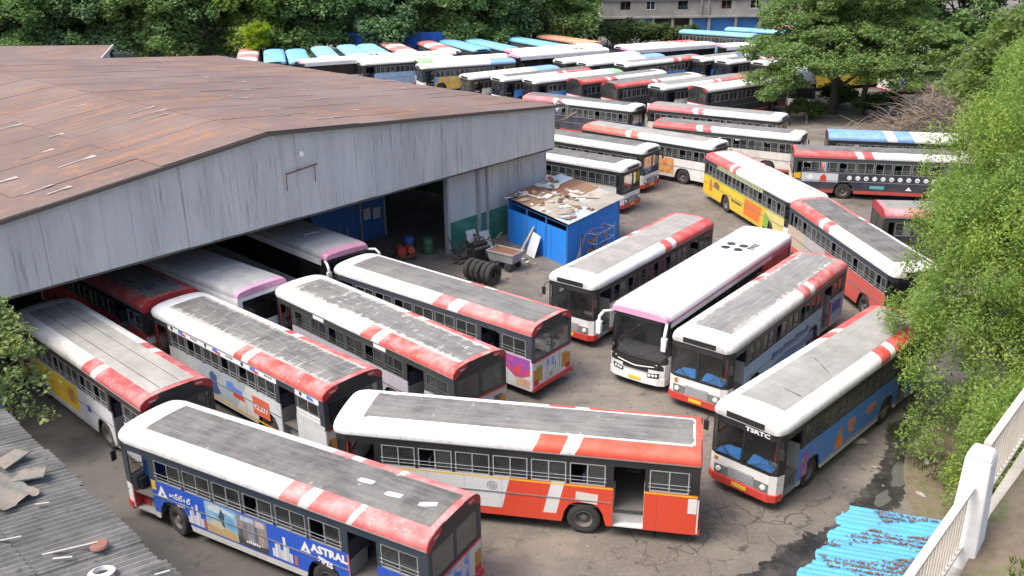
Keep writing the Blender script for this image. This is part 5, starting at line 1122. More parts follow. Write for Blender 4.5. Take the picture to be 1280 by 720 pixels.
def extra_D(b):
    obj('hazard_plate', MB().box(H+.0,H+.012,-.92,-.78,1.02,1.2).mesh('hazard_plate'), LAMPY, b)
    put_text(b, 'TSRTC', (H-.02,-1.0,2.79),(.2,.98,0),(0,0,1),.075,RDT)
    decal(b, 'printed_wave', [(3.0,.62),(-2.2,.62),(-2.2,1.0),(-.8,.86),(.6,1.0),(2.0,.82),(3.0,.98)], paint((.12,.22,.42),.5,.2), 1, .004)
    for k in range(10): decal(b, 'printed_script', [(1.9-k*.36,1.12),(1.62-k*.36,1.08+.05*(k % 2)),(1.58-k*.36,1.34),(1.72-k*.36,1.44-.06*(k % 3)),(1.92-k*.36,1.36)], paint((.05,.10,.32),.5,.2), 1, .006)
    for k in range(0): decal(b, 'printed_mark', [(1.9-k*.22,.95+.2*((k*7) % 3)),(1.78-k*.22,.93+.2*((k*7) % 3)),(1.75-k*.22,1.12+.2*((k*7) % 3)),(1.88-k*.22,1.1+.2*((k*7) % 3))], paint((.04,.08,.30),.5,.2), 1, .006)
    decal(b, 'printed_block', rect(-H+.35,-H+1.35,1.0,1.5), paint((.05,.09,.42),.5,.2), 1, .006)
    obj('door_panel', MB().box(-H+1.5,-H+1.56,1.2,1.262,.42,1.6).mesh('door_panel'), REDP, b)
def extra_I(b):
    y0 = 1.254
    decal(b, 'banner', rect(-H+2.55,H-1.45,2.47,2.70), WT, 1, .006); decal(b, 'banner', rect(-H+.25,-H+1.5,2.47,2.70), WT, 1, .006)
    decal(b, 'banner', rect(-H+.25,-H+1.5,1.76,2.0), WHITEP, 1, .002)
    for k in range(3):
        xx = H-1.75-k*2.35
        ring2d(b, xx, 2.585, 0, .08, BLK, 1, .010); decal(b, 'banner_logo', [(xx-.45,2.52),(xx-.95,2.50),(xx-1.0,2.58),(xx-.8,2.60),(xx-.78,2.66),(xx-.5,2.66)], paint((.08,.18,.6),.5,.1), 1, .010); decal(b, 'banner_logo', [(xx-.65,2.50),(xx-.98,2.49),(xx-.9,2.57),(xx-.62,2.58)], RDT, 1, .012)
        for j in range(4): decal(b, 'banner_mark', rect(xx-1.32-j*.12-.08, xx-1.32-j*.12, 2.55, 2.62), BLK, 1, .010)
    ring2d(b, -H+1.2, 2.585, 0, .07, BLK, 1, .010); decal(b, 'banner_logo', [(-H+.9,2.52),(-H+.5,2.50),(-H+.55,2.62),(-H+.85,2.66)], paint((.08,.18,.6),.5,.1), 1, .010)
    decal(b, 'advertisement', rect(-1.35,-2.35,.78,1.5), paint((.62,.12,.06),.5,.15), 1, .006); sidetext(b, '₹2,377', -1.42, 1.0, .30, WT, bold=.03, lift=.009)
    decal(b, 'advertisement_logo', [(.35,1.25),(-.75,1.18),(-.7,1.38),(-.2,1.42),(-.15,1.56),(.2,1.55)], paint((.10,.22,.62),.5,.1), 1, .006); decal(b, 'advertisement_logo', [(-.1,1.02),(-.85,1.0),(-.75,1.2),(-.15,1.25)], RDT, 1, .008)
    decal(b, 'printed_figure', [(1.6,.7),(1.1,.68),(.75,.8),(.95,1.1),(.9,1.5),(1.2,1.62),(1.42,1.45),(1.35,1.1),(1.7,.95)], paint((.06,.10,.25),.5,.2), 1, .007)
    decal(b, 'advertisement_line', rect(-2.9,H-1.4,.52,.58), YLW, 1, .006)
def extra_H(b):
    decal(b, 'printed_splash', [(-H+.1,1.7),(-H+.1,1.05),(-H+.7,.75),(-H+1.5,1.3),(-H+1.5,1.7)], adart(((.05,.10,.5),(.25,.08,.4),(.62,.07,.06),(.66,.12,.10)),1.6), 1, .006)
    decal(b, 'printed_block', rect(-H+.1,-H+.75,.5,.85), adart(((.6,.3,.1),(.5,.4,.3),(.62,.15,.1)),2.4), 1, .007)
    for y0, y1, c in ((.62,.98,(.45,.28,.05)),(-.98,-.62,(.5,.22,.06))): reardecal(b,'lamp_panel',y0,y1,.72,1.35,paint(c,.5,.4))
    reardecal(b,'rear_poster',-.52,.48,.66,1.45,adart(((.6,.62,.6),(.12,.3,.14),(.62,.62,.6),(.15,.2,.5),(.6,.6,.58)),3.4,.3))
def extra_G(b):
    for y0, y1 in ((.62,1.05),(-1.05,-.62)): reardecal(b,'lamp_panel',y0,y1,.72,1.35,paint((.12,.10,.10),.5,.4))
    decal(b, 'banner', rect(1.9,2.6,2.5,2.66), WT, 1, .006); decal(b, 'banner', rect(-1.9,-1.2,2.5,2.66), WT, 1, .006)
def extra_J(b):
    decal(b, 'advertisement', [(-.2,.66),(-.2,1.7),(H-1.5,1.7),(H-1.5,1.0),(2.6,1.0),(2.4,.66)], paint((.66,.44,.02),.5,.25), 1, .005)
    decal(b, 'printed_figure', rect(.1,.6,.9,1.5), paint((.45,.2,.05),.5,.3), 1, .008); decal(b, 'printed_block', rect(-1.25,-.95,1.05,1.3), paint((.05,.08,.4),.5,.2), 1, .006)
    obj('roof_seam', MB().box(-H+.3,H-.9,-.30,-.285,0,.006).box(-H+.3,H-.9,.40,.415,0,.006).mesh('roof_seam'), BLK, b, (0,0,3.125))
def extra_N(b):
    decal(b, 'banner', rect(-3.6,2.4,2.47,2.68), paint((.50,.52,.30),.5,.3), -1, .006)
    for k in range(16): decal(b, 'banner_mark', rect(-3.4+k*.36,-3.2+k*.36,2.52,2.62), paint((.10,.16,.06),.5,.2), -1, .009)
    decal(b, 'printed_figure', [(-4.6,.8),(-4.2,.8),(-4.15,1.2),(-4.3,1.6),(-4.6,1.5)], paint((.5,.18,.05),.5,.2), -1, .006)
    decal(b, 'printed_figure', [(-3.95,1.15),(-3.2,1.12),(-3.1,1.4),(-3.5,1.6),(-3.9,1.5)], paint((.18,.1,.06),.5,.2), -1, .006)
    for k in range(9): decal(b, 'printed_mark', rect(-1.4+k*.16,-1.29+k*.16,.95,1.1), BLK, -1, .006)
    decal(b, 'advertisement', [(.3,.6),(2.2,.6),(2.5,1.55),(.35,1.6)], paint((.62,.16,.03),.5,.2), -1, .006)
    decal(b, 'printed_leaf', [(2.7,.6),(3.3,.6),(3.4,1.3),(2.9,1.5)], paint((.20,.38,.06),.5,.2), -1, .006)
def extra_Q(b):
    decal(b, 'advertisement', rect(-4.9,-2.6,1.12,1.70), paint((.55,.58,.62),.5,.2), -1, .005); decal(b, 'printed_tower', [(-3.75,1.14),(-3.3,1.14),(-3.35,1.5),(-3.5,1.66),(-3.7,1.5)], RDT, -1, .008)
    decal(b, 'printed_block', [(-4.6,1.42),(-4.35,1.25),(-4.1,1.45),(-4.35,1.62)], WT, -1, .009)
    decal(b, 'printed_block', rect(-5.4,-4.95,1.3,1.68), YLW, -1, .005)
    for k in range(11):
        ring2d(b, -1.9+k*.52, 1.45, .07, .15, paint((.66,.70,.78),.5,.1), -1, .007); decal(b, 'icon', rect(-1.95+k*.52,-1.85+k*.52,1.40+.02*(k % 3),1.55), WT, -1, .008)
    decal(b, 'printed_line', rect(-2.3,4.2,1.18,1.22), paint((.4,.5,.6),.5,.1), -1, .006); decal(b, 'printed_block', rect(-.6,.3,.78,.98), paint((.10,.36,.42),.5,.1), -1, .006); decal(b, 'printed_block', [(1.6,.75),(2.0,.75),(1.8,1.0)], WT, -1, .006)
    for k in range(5): decal(b, 'printed_mark', rect(3.2+k*.25,3.4+k*.25,.74,.95), WT, -1, .006)
def extra_V(b):
    decal(b, 'advertisement', rect(-.2,2.6,.62,1.70), adart(((.5,.06,.25),(.6,.2,.08),(.62,.4,.1),(.5,.08,.3)),2.4), -1, .005)
def extra_X2(b):
    for k in range(8): decal(b, 'printed_script', [(-1.2+k*.5,1.45),(-.8+k*.5,1.42),(-.75+k*.5,1.65),(-1.0+k*.5,1.70),(-1.25+k*.5,1.6)], paint((.55,.03,.30),.5,.1), -1, .006)
def extra_T(b): pass
def extra_K(b): pass

BUSY = 'city buses parked across the yard'
def bus(**k): k.setdefault('group', BUSY); return city_bus(k)
BNDG = paint((.05,.06,.065),.4,.35); DFR = paint((.09,.095,.10),.5,.3)
bus(at=(-6.45,22.4,150.6), sx=1.03, label='bus with a blue pipe advertisement along its side, its front door open', roof=R_A, tread=T_DARK, sideL=BLUEAD, sideR=WSIDE, band=NAVY, extra=extra_A, door=None, steer=-14, shut=.55, rear=paint((.5,.52,.58),.5,.4), pillar=NAVY, rglass=glass(.35,.35))
bus(at=(.12,24.5,168.9), label='bus with a bright orange-red and white side, rear door open, nearest the bottom centre', roof=R_B, tread=T_MID, sideL=SIDE_B, sideR=WSIDE2, band=BLACK, extra=extra_B, shut=.7, steps=paint((.62,.62,.60),.6,.3), door=paint((.6,.06,.03),.45,.2), frame=paint((.55,.56,.57),.4,.2,.5))
bus(at=(10.98,28.5,225.0), label='white-fronted bus with TSRTC above its windscreen and a blue advertised side', roof=roofpaint(rs((.56,.05,.04),.30,.335,.40),.25), tread=tread((.25,.245,.232),.2,0,.35), sideL=BLUES, sideR=WSIDE, band=BLACK, extra=extra_C, frame=DFR, cloth=True, bumper=paint((.58,.05,.035),.45,.2), shut=.8)
bus(at=(10.3,34.5,230.8), sx=1.02, label='bus with pale blue printed side and blue dashboard covers, right of the white coach', roof=R_DULL, tread=tread((.17,.168,.165),.42,0,.5,.5), sideL=BLUEG, sideR=WSIDE, band=BNDG, extra=extra_D, frame=DFR, cloth=True, bumper=paint((.50,.045,.03),.45,.3), shut=.7)
bus(at=(5.85,40.8,232.1), label='bus facing forward left of the white coach, beside the blue kiosk', roof=roofpaint(rs((.58,.045,.04),.36,.40,.455,W1),.3), tread=T_PALE, sideL=WSIDE, sideR=WSIDE, band=BLACK, frame=DFR, shut=.5)
bus(at=(-2.86,35.70,140.6), sx=1.03, label='bus with a smooth grey roof and a multicoloured poster on its rear', roof=R_PINK, tread=tread((.115,.113,.11),.12,0,.3), sideL=livery(((0.0,(.62,.62,.64)),(.5,(.64,.64,.66))),(.52,(.6,.6,.6)),None,11.0,.06,.3), sideR=WSIDE, band=paint((.045,.055,.075),.4,.3), extra=extra_H, rear=paint((.62,.62,.65),.5,.35), rglass=glass(.4,.42))
bus(at=(-5.14,32.64,135.2), sx=1.03, label='bus with a badly flaking speckled roof, third from the left in the shed row', roof=roofpaint(rs((.60,.05,.04),.36,.40,.46),.6), tread=T_SPECK, sideL=livery(((0.0,(.50,.48,.56)),(.5,(.45,.45,.52))),None,None), sideR=WSIDE, band=DGREEN, extra=extra_G, rear=paint((.55,.50,.48),.5,.4), rglass=glass(.35,.25,(.9,1,.85)), frame=paint((.10,.11,.11),.5,.3))
bus(at=(-9.48,30.95,138.2), sx=1.02, label='bus with a white logo banner above its windows and a red price panel', roof=roofpaint(rs((.58,.05,.04),.38,.415,.46,(.70,.71,.72)),.5), tread=T_FLAKE, sideL=livery(((0.0,(.58,.60,.62)),(.45,(.36,.42,.48)),(.72,(.46,.48,.50))),(.60,(.52,.53,.55)),None,11.0,.06,.25,.06), sideR=WSIDE, band=paint((.035,.042,.055),.4,.3), extra=extra_I, rear=paint((.5,.5,.52),.5,.4))
bus(at=(-14.94,30.45,136.6), label='bus with a plain cream-grey roof and a yellow side panel, leftmost before the shed', roof=roofpaint(rs((.42,.04,.045),.30,.335,.40,(.62,.61,.58)),.5,11.0,.05,.5), tread=T_CREAM, sideL=livery(((0.0,(.55,.55,.58)),(.5,(.55,.55,.56))),(.55,(.42,.42,.42)),None,11.0,.06,.35), sideR=WSIDE, band=paint((.04,.03,.032),.4,.3), extra=extra_J, rear=paint((.08,.08,.09),.5,.4))
bus(at=(-18.0,38.6,137.5), label='shade-darkened bus with a red rear roof edge parked deep inside the shed', roof=roofpaint(((0.0,(.34,.02,.022)),(.5,(.20,.03,.03))),.3,11.0,.05,.6), tread=tread((.06,.06,.058),.3,0,.5), sideL=SALMON, sideR=SALMON, band=BLACK, plate=paint((.5,.02,.03),.5,.2), cap=paint((.4,.02,.03),.5,.3), lod=1)  # shade inside the shed is put into these dark roof colours
bus(at=(15.18,53.94,283.0), label='bus with a bright yellow advertised side, its front against another bus', roof=roofpaint(rs((.58,.06,.06),.33,.365,.41,(.66,.65,.62)),.3,11.0,.05,.3), tread=tread((.52,.50,.46),.1,0,.2), sideL=YEL, sideR=YEL, band=DGREEN, extra=extra_N, lod=1, rear=YLW)
bus(at=(16.95,42.45,276.8), label='bus with a red skirt in front of the yellow bus, nose under the tree', roof=R_ORED, tread=T_DARK, sideL=SALMON, sideR=livery(((0.0,(.50,.40,.30)),(.2,(.42,.40,.40)),(.45,(.56,.10,.08))),(.7,(.56,.07,.06)),None), band=NAVY, lod=1)
bus(at=(24.19,59.15,347.5), label='bus with a black advertisement of round white icons, right of the yellow bus', roof=roofpaint(rs((.58,.05,.05),.36,.40,.455),.3), tread=T_DARK, sideL=DARKS, sideR=DARKS, band=BNDG, extra=extra_Q, lod=1, shut=.3)
bus(at=(28.04,64.0,346.3), label='bus with a blue and white roof just behind the black icon advertisement bus', roof=roofpaint(rs((.13,.30,.64),.36,.42,.52),.3), sideL=LBLUES, sideR=LBLUES, band=BLACK, lod=1)
bus(at=(24.9,46.1,353.0), label='bus with a faded pink roof edge half hidden by the big green tree', roof=roofpaint(((0.0,(.58,.14,.17)),(.36,W1),(.40,(.58,.14,.17))),.6), tread=T_GREY, sideL=DARKS, sideR=DARKS, band=DGREEN, lod=1, cap=paint((.4,.05,.06),.5,.3))
bus(at=(16.16,67.53,329.5), label='bus with a cream lower side behind the yellow bus, second of two parallel buses', roof=roofpaint(rs((.58,.05,.05),.32,.36,.42),.3), tread=T_MID, sideL=CREAMS, sideR=CREAMS, band=DGREEN, lod=1)
bus(at=(16.74,74.4,328.1), label='bus with a faded pink rear roof at the far side of two parallel buses', roof=roofpaint(rs((.56,.09,.10),.36,.40,.44),.4), tread=T_GREY, sideL=CREAMS, sideR=CREAMS, band=BLACK, lod=1)
bus(at=(10.31,65.75,318.2), label='bus with an orange and magenta poster between its axles, left of the yellow bus', roof=roofpaint(rs((.66,.09,.05),.36,.40,.46,(.70,.69,.66)),.3), tread=T_PALE, sideL=WSIDE, sideR=livery(((0.0,(.68,.40,.05)),(.3,(.68,.67,.65))),None,None), band=BLACK, extra=extra_V, lod=1)
bus(at=(6.29,79.43,324.6), label='bus with a pink rear roof and blue-tinted windscreen behind the shed corner', roof=roofpaint(rs((.60,.12,.14),.30,.34,.38),.4), tread=T_DARK, sideL=DARKS, sideR=DARKS, band=BLACK, lod=1, cloth=True)
bus(at=(5.27,64.46,321.5), label='bus facing forward with blue dashboard covers, farther of two beside the shed corner', roof=R_WHITE, tread=T_DARK, sideL=WSIDE, sideR=WSIDE, band=BLACK, lod=1, cloth=True)
bus(at=(3.31,59.69,322.2), label='bus with magenta script on its side, nearer of two beside the shed corner', roof=R_WHITE, tread=T_DARK, sideL=WSIDE, sideR=WSIDE, band=BLACK, extra=extra_X2, lod=1)

CROOF = roofpaint(((0.0,(.80,.76,.77)),(.985,(.66,.30,.46))),.12,12.2,0,.10); CROOF2 = roofpaint(((0.0,(.56,.24,.40)),(.012,(.30,.31,.32)),(.97,(.46,.18,.30))),.3,12.2,0,.4)  # CROOF2: silver-grey, base darkened to imitate shade under the shed
CSIDE = livery(((0.0,(.36,.05,.16)),(.3,(.62,.55,.60)),(.6,(.74,.73,.73))),None,(2.9,3.1,(.55,.20,.36)),12.2)
CWH = livery(((0.0,W1),(.5,W1)),None,None,12.2)
coach(dict(at=(8.55,37.15,232.6), label='white coach with pink roof edges and curved white mirror arms, facing forward', roof=CROOF, side=CSIDE, ac=True))
coach(dict(at=(-15.0,39.2,140.5), label='silver-roofed coach with a pink rear edge, its tail just outside the shed', roof=CROOF2, side=CWH, hatch=GREYP))
coach(dict(at=(-11.9,44.1,315.5), label='silver-roofed coach facing out of the dark shed with white mirror arms', roof=CROOF2, side=CWH, hatch=GREYP))

# ------------------------------------------------------------------ far rows
FAR = 'buses packed in the far rows'
hd = 33.0; fd = Vector((cos(R(hd)), sin(R(hd)), 0)); fn = Vector((-sin(R(hd)), cos(R(hd)), 0))
def far(al, nn, label, roof, tr=None, side=WSIDE, band=BLACK, flip=False, dh=0, kind='bus', **k):
    p = fd*al+fn*nn; yaw = hd+dh+(180 if flip else 0)
    if kind == 'bus': bus(at=(p.x, p.y, yaw), label=label, roof=roof, tread=tr, sideL=side, sideR=side, band=band, lod=2, group=FAR, **k)
    else: coach(dict(at=(p.x, p.y, yaw), label=label, roof=roof, side=side, lod=2 if k.get('far', True) else 0, group=FAR, ac=True))
far(60.0,72.4,'far bus with a dark roof and red rear, third row right of the roof edge',R_RED,T_MID,DARKS)
far(61.3,68.6,'far bus with a red-brown roof edge nearer than its dark-roofed neighbour',roofpaint(rs((.50,.06,.05),.42,.46,.50),.4),T_MID,DARKS)
far(64.0,65.2,'far bus facing forward with a red rear, left of the white-roofed bus by the tree',R_SOFT,T_GREY,WSIDE,flip=True)
far(66.3,62.0,'far plain white-roofed bus half under the dark spreading tree',R_WHITE,None,DARKS)
far(56.6,75.4,'far white bus with green rear tip facing forward, beside the red-roofed bus',R_GREEN,None,BLUES,flip=True)
far(54.8,78.4,'far white-edged bus with a red rear and dark roof strip, facing forward',R_RED,T_DARK,BLUES,flip=True)
far(52.9,81.4,'far white bus with a blue rear end near the shed roof edge',R_BLEND,None,BNDG and WSIDE,flip=True)
far(71.0,78.8,'far bus facing forward with destination board and red rear, in the middle row',R_RED,T_GREY,BLUES,flip=True)
far(68.2,81.9,'far white bus with light blue rear in the middle row',R_BLEND,None,WSIDE,flip=True)
far(67.2,85.0,'far plain white bus at the left of the middle row',R_WHITE,None,WSIDE,flip=True)
far(81.2,73.8,'far faded red bus partly behind the spreading tree',roofpaint(rs((.46,.06,.07),.5,.54,.7),.4),T_MID,WSIDE,flip=True)
far(83.5,70.6,'far bus with pink roof edge behind the spreading tree',R_SOFT,T_GREY,WSIDE,flip=True)
far(80.4,77.0,'far bus with a blue-grey roof behind the red far bus',R_BLUE,T_GREY,BLUES,flip=True)
far(65.2,89.6,'far large white coach with mirror arms in the back rows','x' and CROOF,side=CWH,flip=True,kind='coach',dh=-6)
far(79.0,86.0,'far long white coach right of the middle row','x' and CROOF,side=CWH,flip=True,kind='coach',dh=-8)
far(90.0,80.5,'far white coach with pink roof beside the spreading tree','x' and CROOF,side=CWH,flip=True,kind='coach',dh=-20)
far(80.5,90.0,'far bus with red roof edges behind the long white coach',R_RED,None,WSIDE,flip=True,dh=-8)
far(52.6,89.9,'far yellow-sided bus beyond the shed roof',R_BLEND,None,YEL2,DGREEN,flip=True,dh=-11)
far(54.3,93.6,'far white-roofed bus directly behind the yellow-sided bus',roofpaint(((0.0,(.5,.2,.2)),(.05,W1),(.8,W1),(.86,(.25,.5,.2))),.3),None,WSIDE,flip=True,dh=-11)
far(48.6,96.6,'far bus with blue-grey side left of the yellow-sided bus',R_WHITE,None,BLUEG,flip=True,dh=-9)
far(43.4,99.6,'far white coach farthest left beyond the shed roof','x' and CROOF,side=CWH,flip=True,kind='coach',dh=-9)
far(51.0,100.4,'far white bus behind the blue-grey sided bus',R_WHITE,None,WSIDE,flip=True,dh=-11)
far(66.8,93.0,'far pink-edged white coach beyond the large white coach','x' and CROOF,side=CWH,flip=True,kind='coach',dh=-8)
# back row, parked nose-on under the trees
back = [(-31.20,112.29,103,R_RW,'white and red roofed bus at the left end of the back row'),(-27.86,111.60,104,R_LBLUE,'first blue bus from the left in the back row'),(-25.06,111.57,105,R_LBLUE,'second blue bus from the left in the back row'),
 (-22.29,114.24,107,R_CYAN,'pale blue bus right of two blue buses in the back row'),(-19.16,115.62,108,R_CYAN,'pale blue bus in the middle of the back row'),(-16.62,116.31,109,R_CYAN,'pale blue bus left of the red-and-white bus in the back row'),
 (-13.82,118.49,110,R_RW,'red-and-white roofed bus beneath the blue hoarding'),(-8.94,119.17,112,R_RW,'red-and-white roofed bus left of two blue buses'),(-5.75,120.56,116,R_LBLUE,'blue bus right of the red-and-white roofs in the back row'),(-2.38,121.25,118,R_LBLUE,'blue bus at the right of the blue pair in the back row'),
 (3.69,122.66,122,R_LBLUE,'lone blue bus below the bushes in the back row'),(7.81,125.88,124,R_ORANGE,'orange-brown roofed bus at the right end of the back row')]
for bx_, by_, ang, rf, lb in back:
    bus(at=(bx_, by_, ang+180), label=lb, roof=rf, tread=None, sideL=LBLUES if rf in (R_LBLUE,R_CYAN) else SALMON, sideR=LBLUES if rf in (R_LBLUE,R_CYAN) else SALMON, band=BLACK, lod=2, group='buses in the back row under the trees', bumper=paint((.12,.36,.56),.5,.3) if rf in (R_LBLUE,R_CYAN) else REDP, front=paint((.14,.40,.60),.5,.3) if rf in (R_LBLUE,R_CYAN) else WHITEP)
for k, (xx, yy, ang, rf, lb) in enumerate([(29.0,131.5,322,R_LBLUE,'blue bus below the concrete building, leftmost of three'),(36.0,134.0,322,R_LBLUE,'blue bus below the concrete building, middle of three'),(43.5,136.0,325,R_RW,'red and white bus below the concrete building, rightmost of three'),(50.5,134.0,330,R_CYAN,'pale blue bus behind the spreading tree')]):
    bus(at=(xx,yy,ang), label=lb, roof=rf, sideL=LBLUES, sideR=LBLUES, band=BLACK, lod=2, group='buses below the concrete building')
for k, (xx, yy, ang, sd, lb) in enumerate([(37.5,103.0,18,YEL,'yellow-sided bus half hidden behind the spreading tree trunk'),(45,99.5,12,WSIDE,'white bus seen below the right side of the spreading tree'),(52,112,5,WSIDE,'white bus seen through leaves at the upper right'),(29.3,94.0,256,CREAMS,'cream bus facing forward in the shade of the spreading tree')]):
    bus(at=(xx,yy,ang), label=lb, roof=R_WHITE, sideL=sd, sideR=sd, band=BLACK, lod=2, group='buses behind the spreading tree')

# ------------------------------------------------------------------ concrete building behind the yard
bd = thing('concrete_building', 'unfinished grey concrete building with blue shutters at the top of the yard', 'building', (15.0,155.0,0), R(2.0))
def concrete():
    m = NT('concrete'); w = m.coord('World'); n = m.noise(m.map(w,(1,1,.6)), .5, 7, .65); c = m.ramp(n, [(.3,(.22,.205,.185)),(.5,(.30,.285,.26)),(.7,(.38,.365,.335))])
    br = m.n('TexBrick'); m.put(br.inputs['Vector'], m.map(w,(1,1,1),(R(90),0,0))); br.inputs['Scale'].default_value = 2.2; br.inputs['Color1'].default_value = (.9,.9,.9,1); br.inputs['Color2'].default_value = (.8,.8,.8,1); br.inputs['Mortar'].default_value = (1,1,1,1)
    c = m.mix(.6, c, br.outputs['Color'], 'MULTIPLY'); return m.done(c, .95)
CON = concrete(); WB = 38.0
obj('floor_slab', MB().box(-.2,WB+.2,-.5,8,2.85,3.15).mesh('floor_slab'), CON, bd); obj('floor_slab', MB().box(-.2,WB+.2,-.5,8,6.25,6.5).mesh('floor_slab'), CON, bd); obj('roof', MB().box(-.4,WB+.4,-.6,8,9.6,9.9).mesh('roof'), CON, bd)
obj('back_wall', MB().box(0,WB,7.7,8,0,9.6).mesh('back_wall'), CON, bd); obj('inner_wall', MB().box(.2,WB-.2,2.6,2.75,0,2.85).mesh('inner_wall'), paint((.10,.095,.09),.9,.4), bd)
xs_ = [0,4.2,8.4,11.6,14.6,17.6,22,26,30,34,38]
for xx in xs_: obj('column', MB().box(xx-.22,xx+.22,-.3,.15,0,2.85).mesh('column'), CON, bd)
for i, c in ((1,(.012,.14,.55)),(4,(.03,.16,.42)),(5,(.03,.16,.45)),(6,(.03,.15,.42)),(8,(.03,.16,.45))):
    obj('shutter', MB().box(xs_[i]+.25,xs_[i+1]-.25,.2,.3,0,2.8).mesh('shutter'), paint(c,.5,.3), bd)
wx = [(3.0,4.7),(7.2,8.7),(12.4,14),(19.5,21.2),(24.2,26.2),(28.2,30),(33.5,35.2)]
for fl, zb in ((0,3.15),(1,6.5)):
    prev = 0; mb = MB(); h = 3.1
    for a_, b_ in wx: mb.box(prev,a_,0,.2,zb,zb+h); mb.box(a_,b_,0,.2,zb,zb+1.0).box(a_,b_,0,.2,zb+2.35,zb+h); prev = b_
    mb.box(prev,WB,0,.2,zb,zb+h); obj('wall', mb.mesh('wall'), CON, bd)
    for k, (a_, b_) in enumerate(wx):
        wf = obj('window', MB().box(a_,b_,.05,.15,zb+1.0,zb+1.08).box(a_,b_,.05,.15,zb+2.27,zb+2.35).box(a_,a_+.08,.05,.15,zb+1.08,zb+2.27).box(b_-.08,b_,.05,.15,zb+1.08,zb+2.27).box((a_+b_)/2-.04,(a_+b_)/2+.04,.05,.15,zb+1.08,zb+2.27).mesh('window'), [WOODB,WHITEP,BLACK][k % 3], bd)
        obj('pane', MB().box(a_+.08,b_-.08,.09,.10,zb+1.08,zb+2.27).mesh('pane'), GLASSBLK, wf)
    obj('window_ledge', MB().box(-.1,WB+.1,-.25,0,zb+2.42,zb+2.5).mesh('window_ledge'), CON, bd)
    for xx in (16.2,17.4): obj('balcony_post', MB().box(xx-.1,xx+.1,-.3,-.02,zb,zb+3.05).mesh('balcony_post'), CON, bd)
hb = thing('blue_hoarding', 'blue sheet hoarding seen between the trees behind the back row', 'hoarding', (-22,126,0))
for k in range(11): obj('sheet', corr(MB(),(k*1.25,0,1.2),(k*1.25+1.2,0,1.2),(k*1.25,0,4.0),6,.02).mesh('sheet'), paint((.015,.12,.55),.5,.3), hb)
obj('frame', MB().box(0,13.7,.05,.12,2.4,2.5).box(0,.1,.05,.15,0,4).box(6.8,6.9,.05,.15,0,4).box(13.6,13.7,.05,.15,0,4).mesh('frame'), STEEL, hb)

# ------------------------------------------------------------------ vegetation
RG = np.random.default_rng(12)
def leaf_mesh(name, cl, rad, per, size, flat=.6, droop=0.0, aspect=.5):
    """cl: clump centres (n,3), rad: clump radii; every clump is a cloud of small leaf quads"""
    n = len(cl); c = np.repeat(cl, per, 0); r = np.repeat(rad, per)[:, None]; N = len(c)
    d = RG.normal(size=(N,3)); d /= np.linalg.norm(d, axis=1, keepdims=True); rr = RG.random((N,1))**(1/2.2)
    off = d*rr*r; off[:,2] *= flat; off[:,2] -= droop*(np.linalg.norm(off[:,:2],axis=1)**2)/np.maximum(r[:,0],.1)
    p = c+off
    ax1 = RG.normal(size=(N,3)); ax1[:,2] = ax1[:,2]*.55-droop*.8; ax1 /= np.linalg.norm(ax1,axis=1,keepdims=True)
    up = RG.normal(size=(N,3))*.75+np.array([0,0,1.0])+.5*d; ax2 = np.cross(up, ax1); ax2 /= np.linalg.norm(ax2,axis=1,keepdims=True)+1e-9
    s = size*RG.uniform(.6,1.35,(N,1)); a1 = ax1*s; a2 = ax2*s*aspect
    v = np.empty((N,4,3)); v[:,0] = p-a1; v[:,1] = p-a2-a1*.1; v[:,2] = p+a1; v[:,3] = p+a2-a1*.1
    me = bpy.data.meshes.new(name); me.vertices.add(N*4); me.vertices.foreach_set('co', v.reshape(-1)); me.loops.add(N*4); me.loops.foreach_set('vertex_index', np.arange(N*4, dtype=np.int32))
    me.polygons.add(N); me.polygons.foreach_set('loop_start', np.arange(0,N*4,4,dtype=np.int32)); me.polygons.foreach_set('loop_total', np.full(N,4,dtype=np.int32)); me.update(calc_edges=True); return me
BARK = paint((.085,.065,.05),.95,.5); BARKD = paint((.05,.04,.033),.95,.4)
def trunk_mesh(h, r, lean=(0,0), limbs=6, reach=3, seed=0, top=.75, low=.35):
    r_ = random.Random(seed); mb = MB(); pts = [(lean[0]*t*t, lean[1]*t*t, h*t) for t in (0,.06,.3,.6,.85,1)]
    mb.tube(pts, [r*1.35,r*1.05,r*.85,r*.65,r*.4,r*.15], 8)
    for k in range(limbs):
        t = low+(top-low)*k/max(1,limbs-1); a_ = k*2.4+r_.uniform(-.4,.4); b0 = Vector((lean[0]*t*t,lean[1]*t*t,h*t)); d = Vector((cos(a_),sin(a_),r_.uniform(.35,.75)))*reach*r_.uniform(.7,1.1)
        mid = b0+d*.5+Vector((0,0,.1*reach)); e_ = b0+d; mb.tube([b0,mid,e_],[r*.45,r*.28,r*.08],6)
        for j in range(2): q = mid+Vector((r_.uniform(-1,1),r_.uniform(-1,1),r_.uniform(.2,.8)))*reach*.45; mb.tube([mid,q],[r*.22,r*.06],5)
    return mb.mesh('trunk')
def crown_clumps(ell, n, shell=.55):
    out = []; ra = []
    k = [e[3]*e[4]*e[5] for e in ell]; k = np.array(k)/sum(k)
    for e, f in zip(ell, k):
        m = max(3, int(n*f)); d = RG.normal(size=(m,3)); d /= np.linalg.norm(d,axis=1,keepdims=True); d[:,2] = np.where(d[:,2] < -.35, -d[:,2]*.5, d[:,2])
        rr = shell+(1-shell)*RG.random((m,1))**.7; out.append(np.array(e[:3])+d*rr*np.array(e[3:6])); ra.append(RG.uniform(.7,1.3,m))
    return np.concatenate(out), np.concatenate(ra)
def tree(name, label, loc, crown, trunk, lm, cat='tree', group=None, rz=0, sc=1.0, bark=BARK):
    t = thing(name, label, cat, loc, rz, group); t.scale = (sc,sc,sc); obj('trunk', trunk, bark, t); obj('crown', crown, lm, t); return t

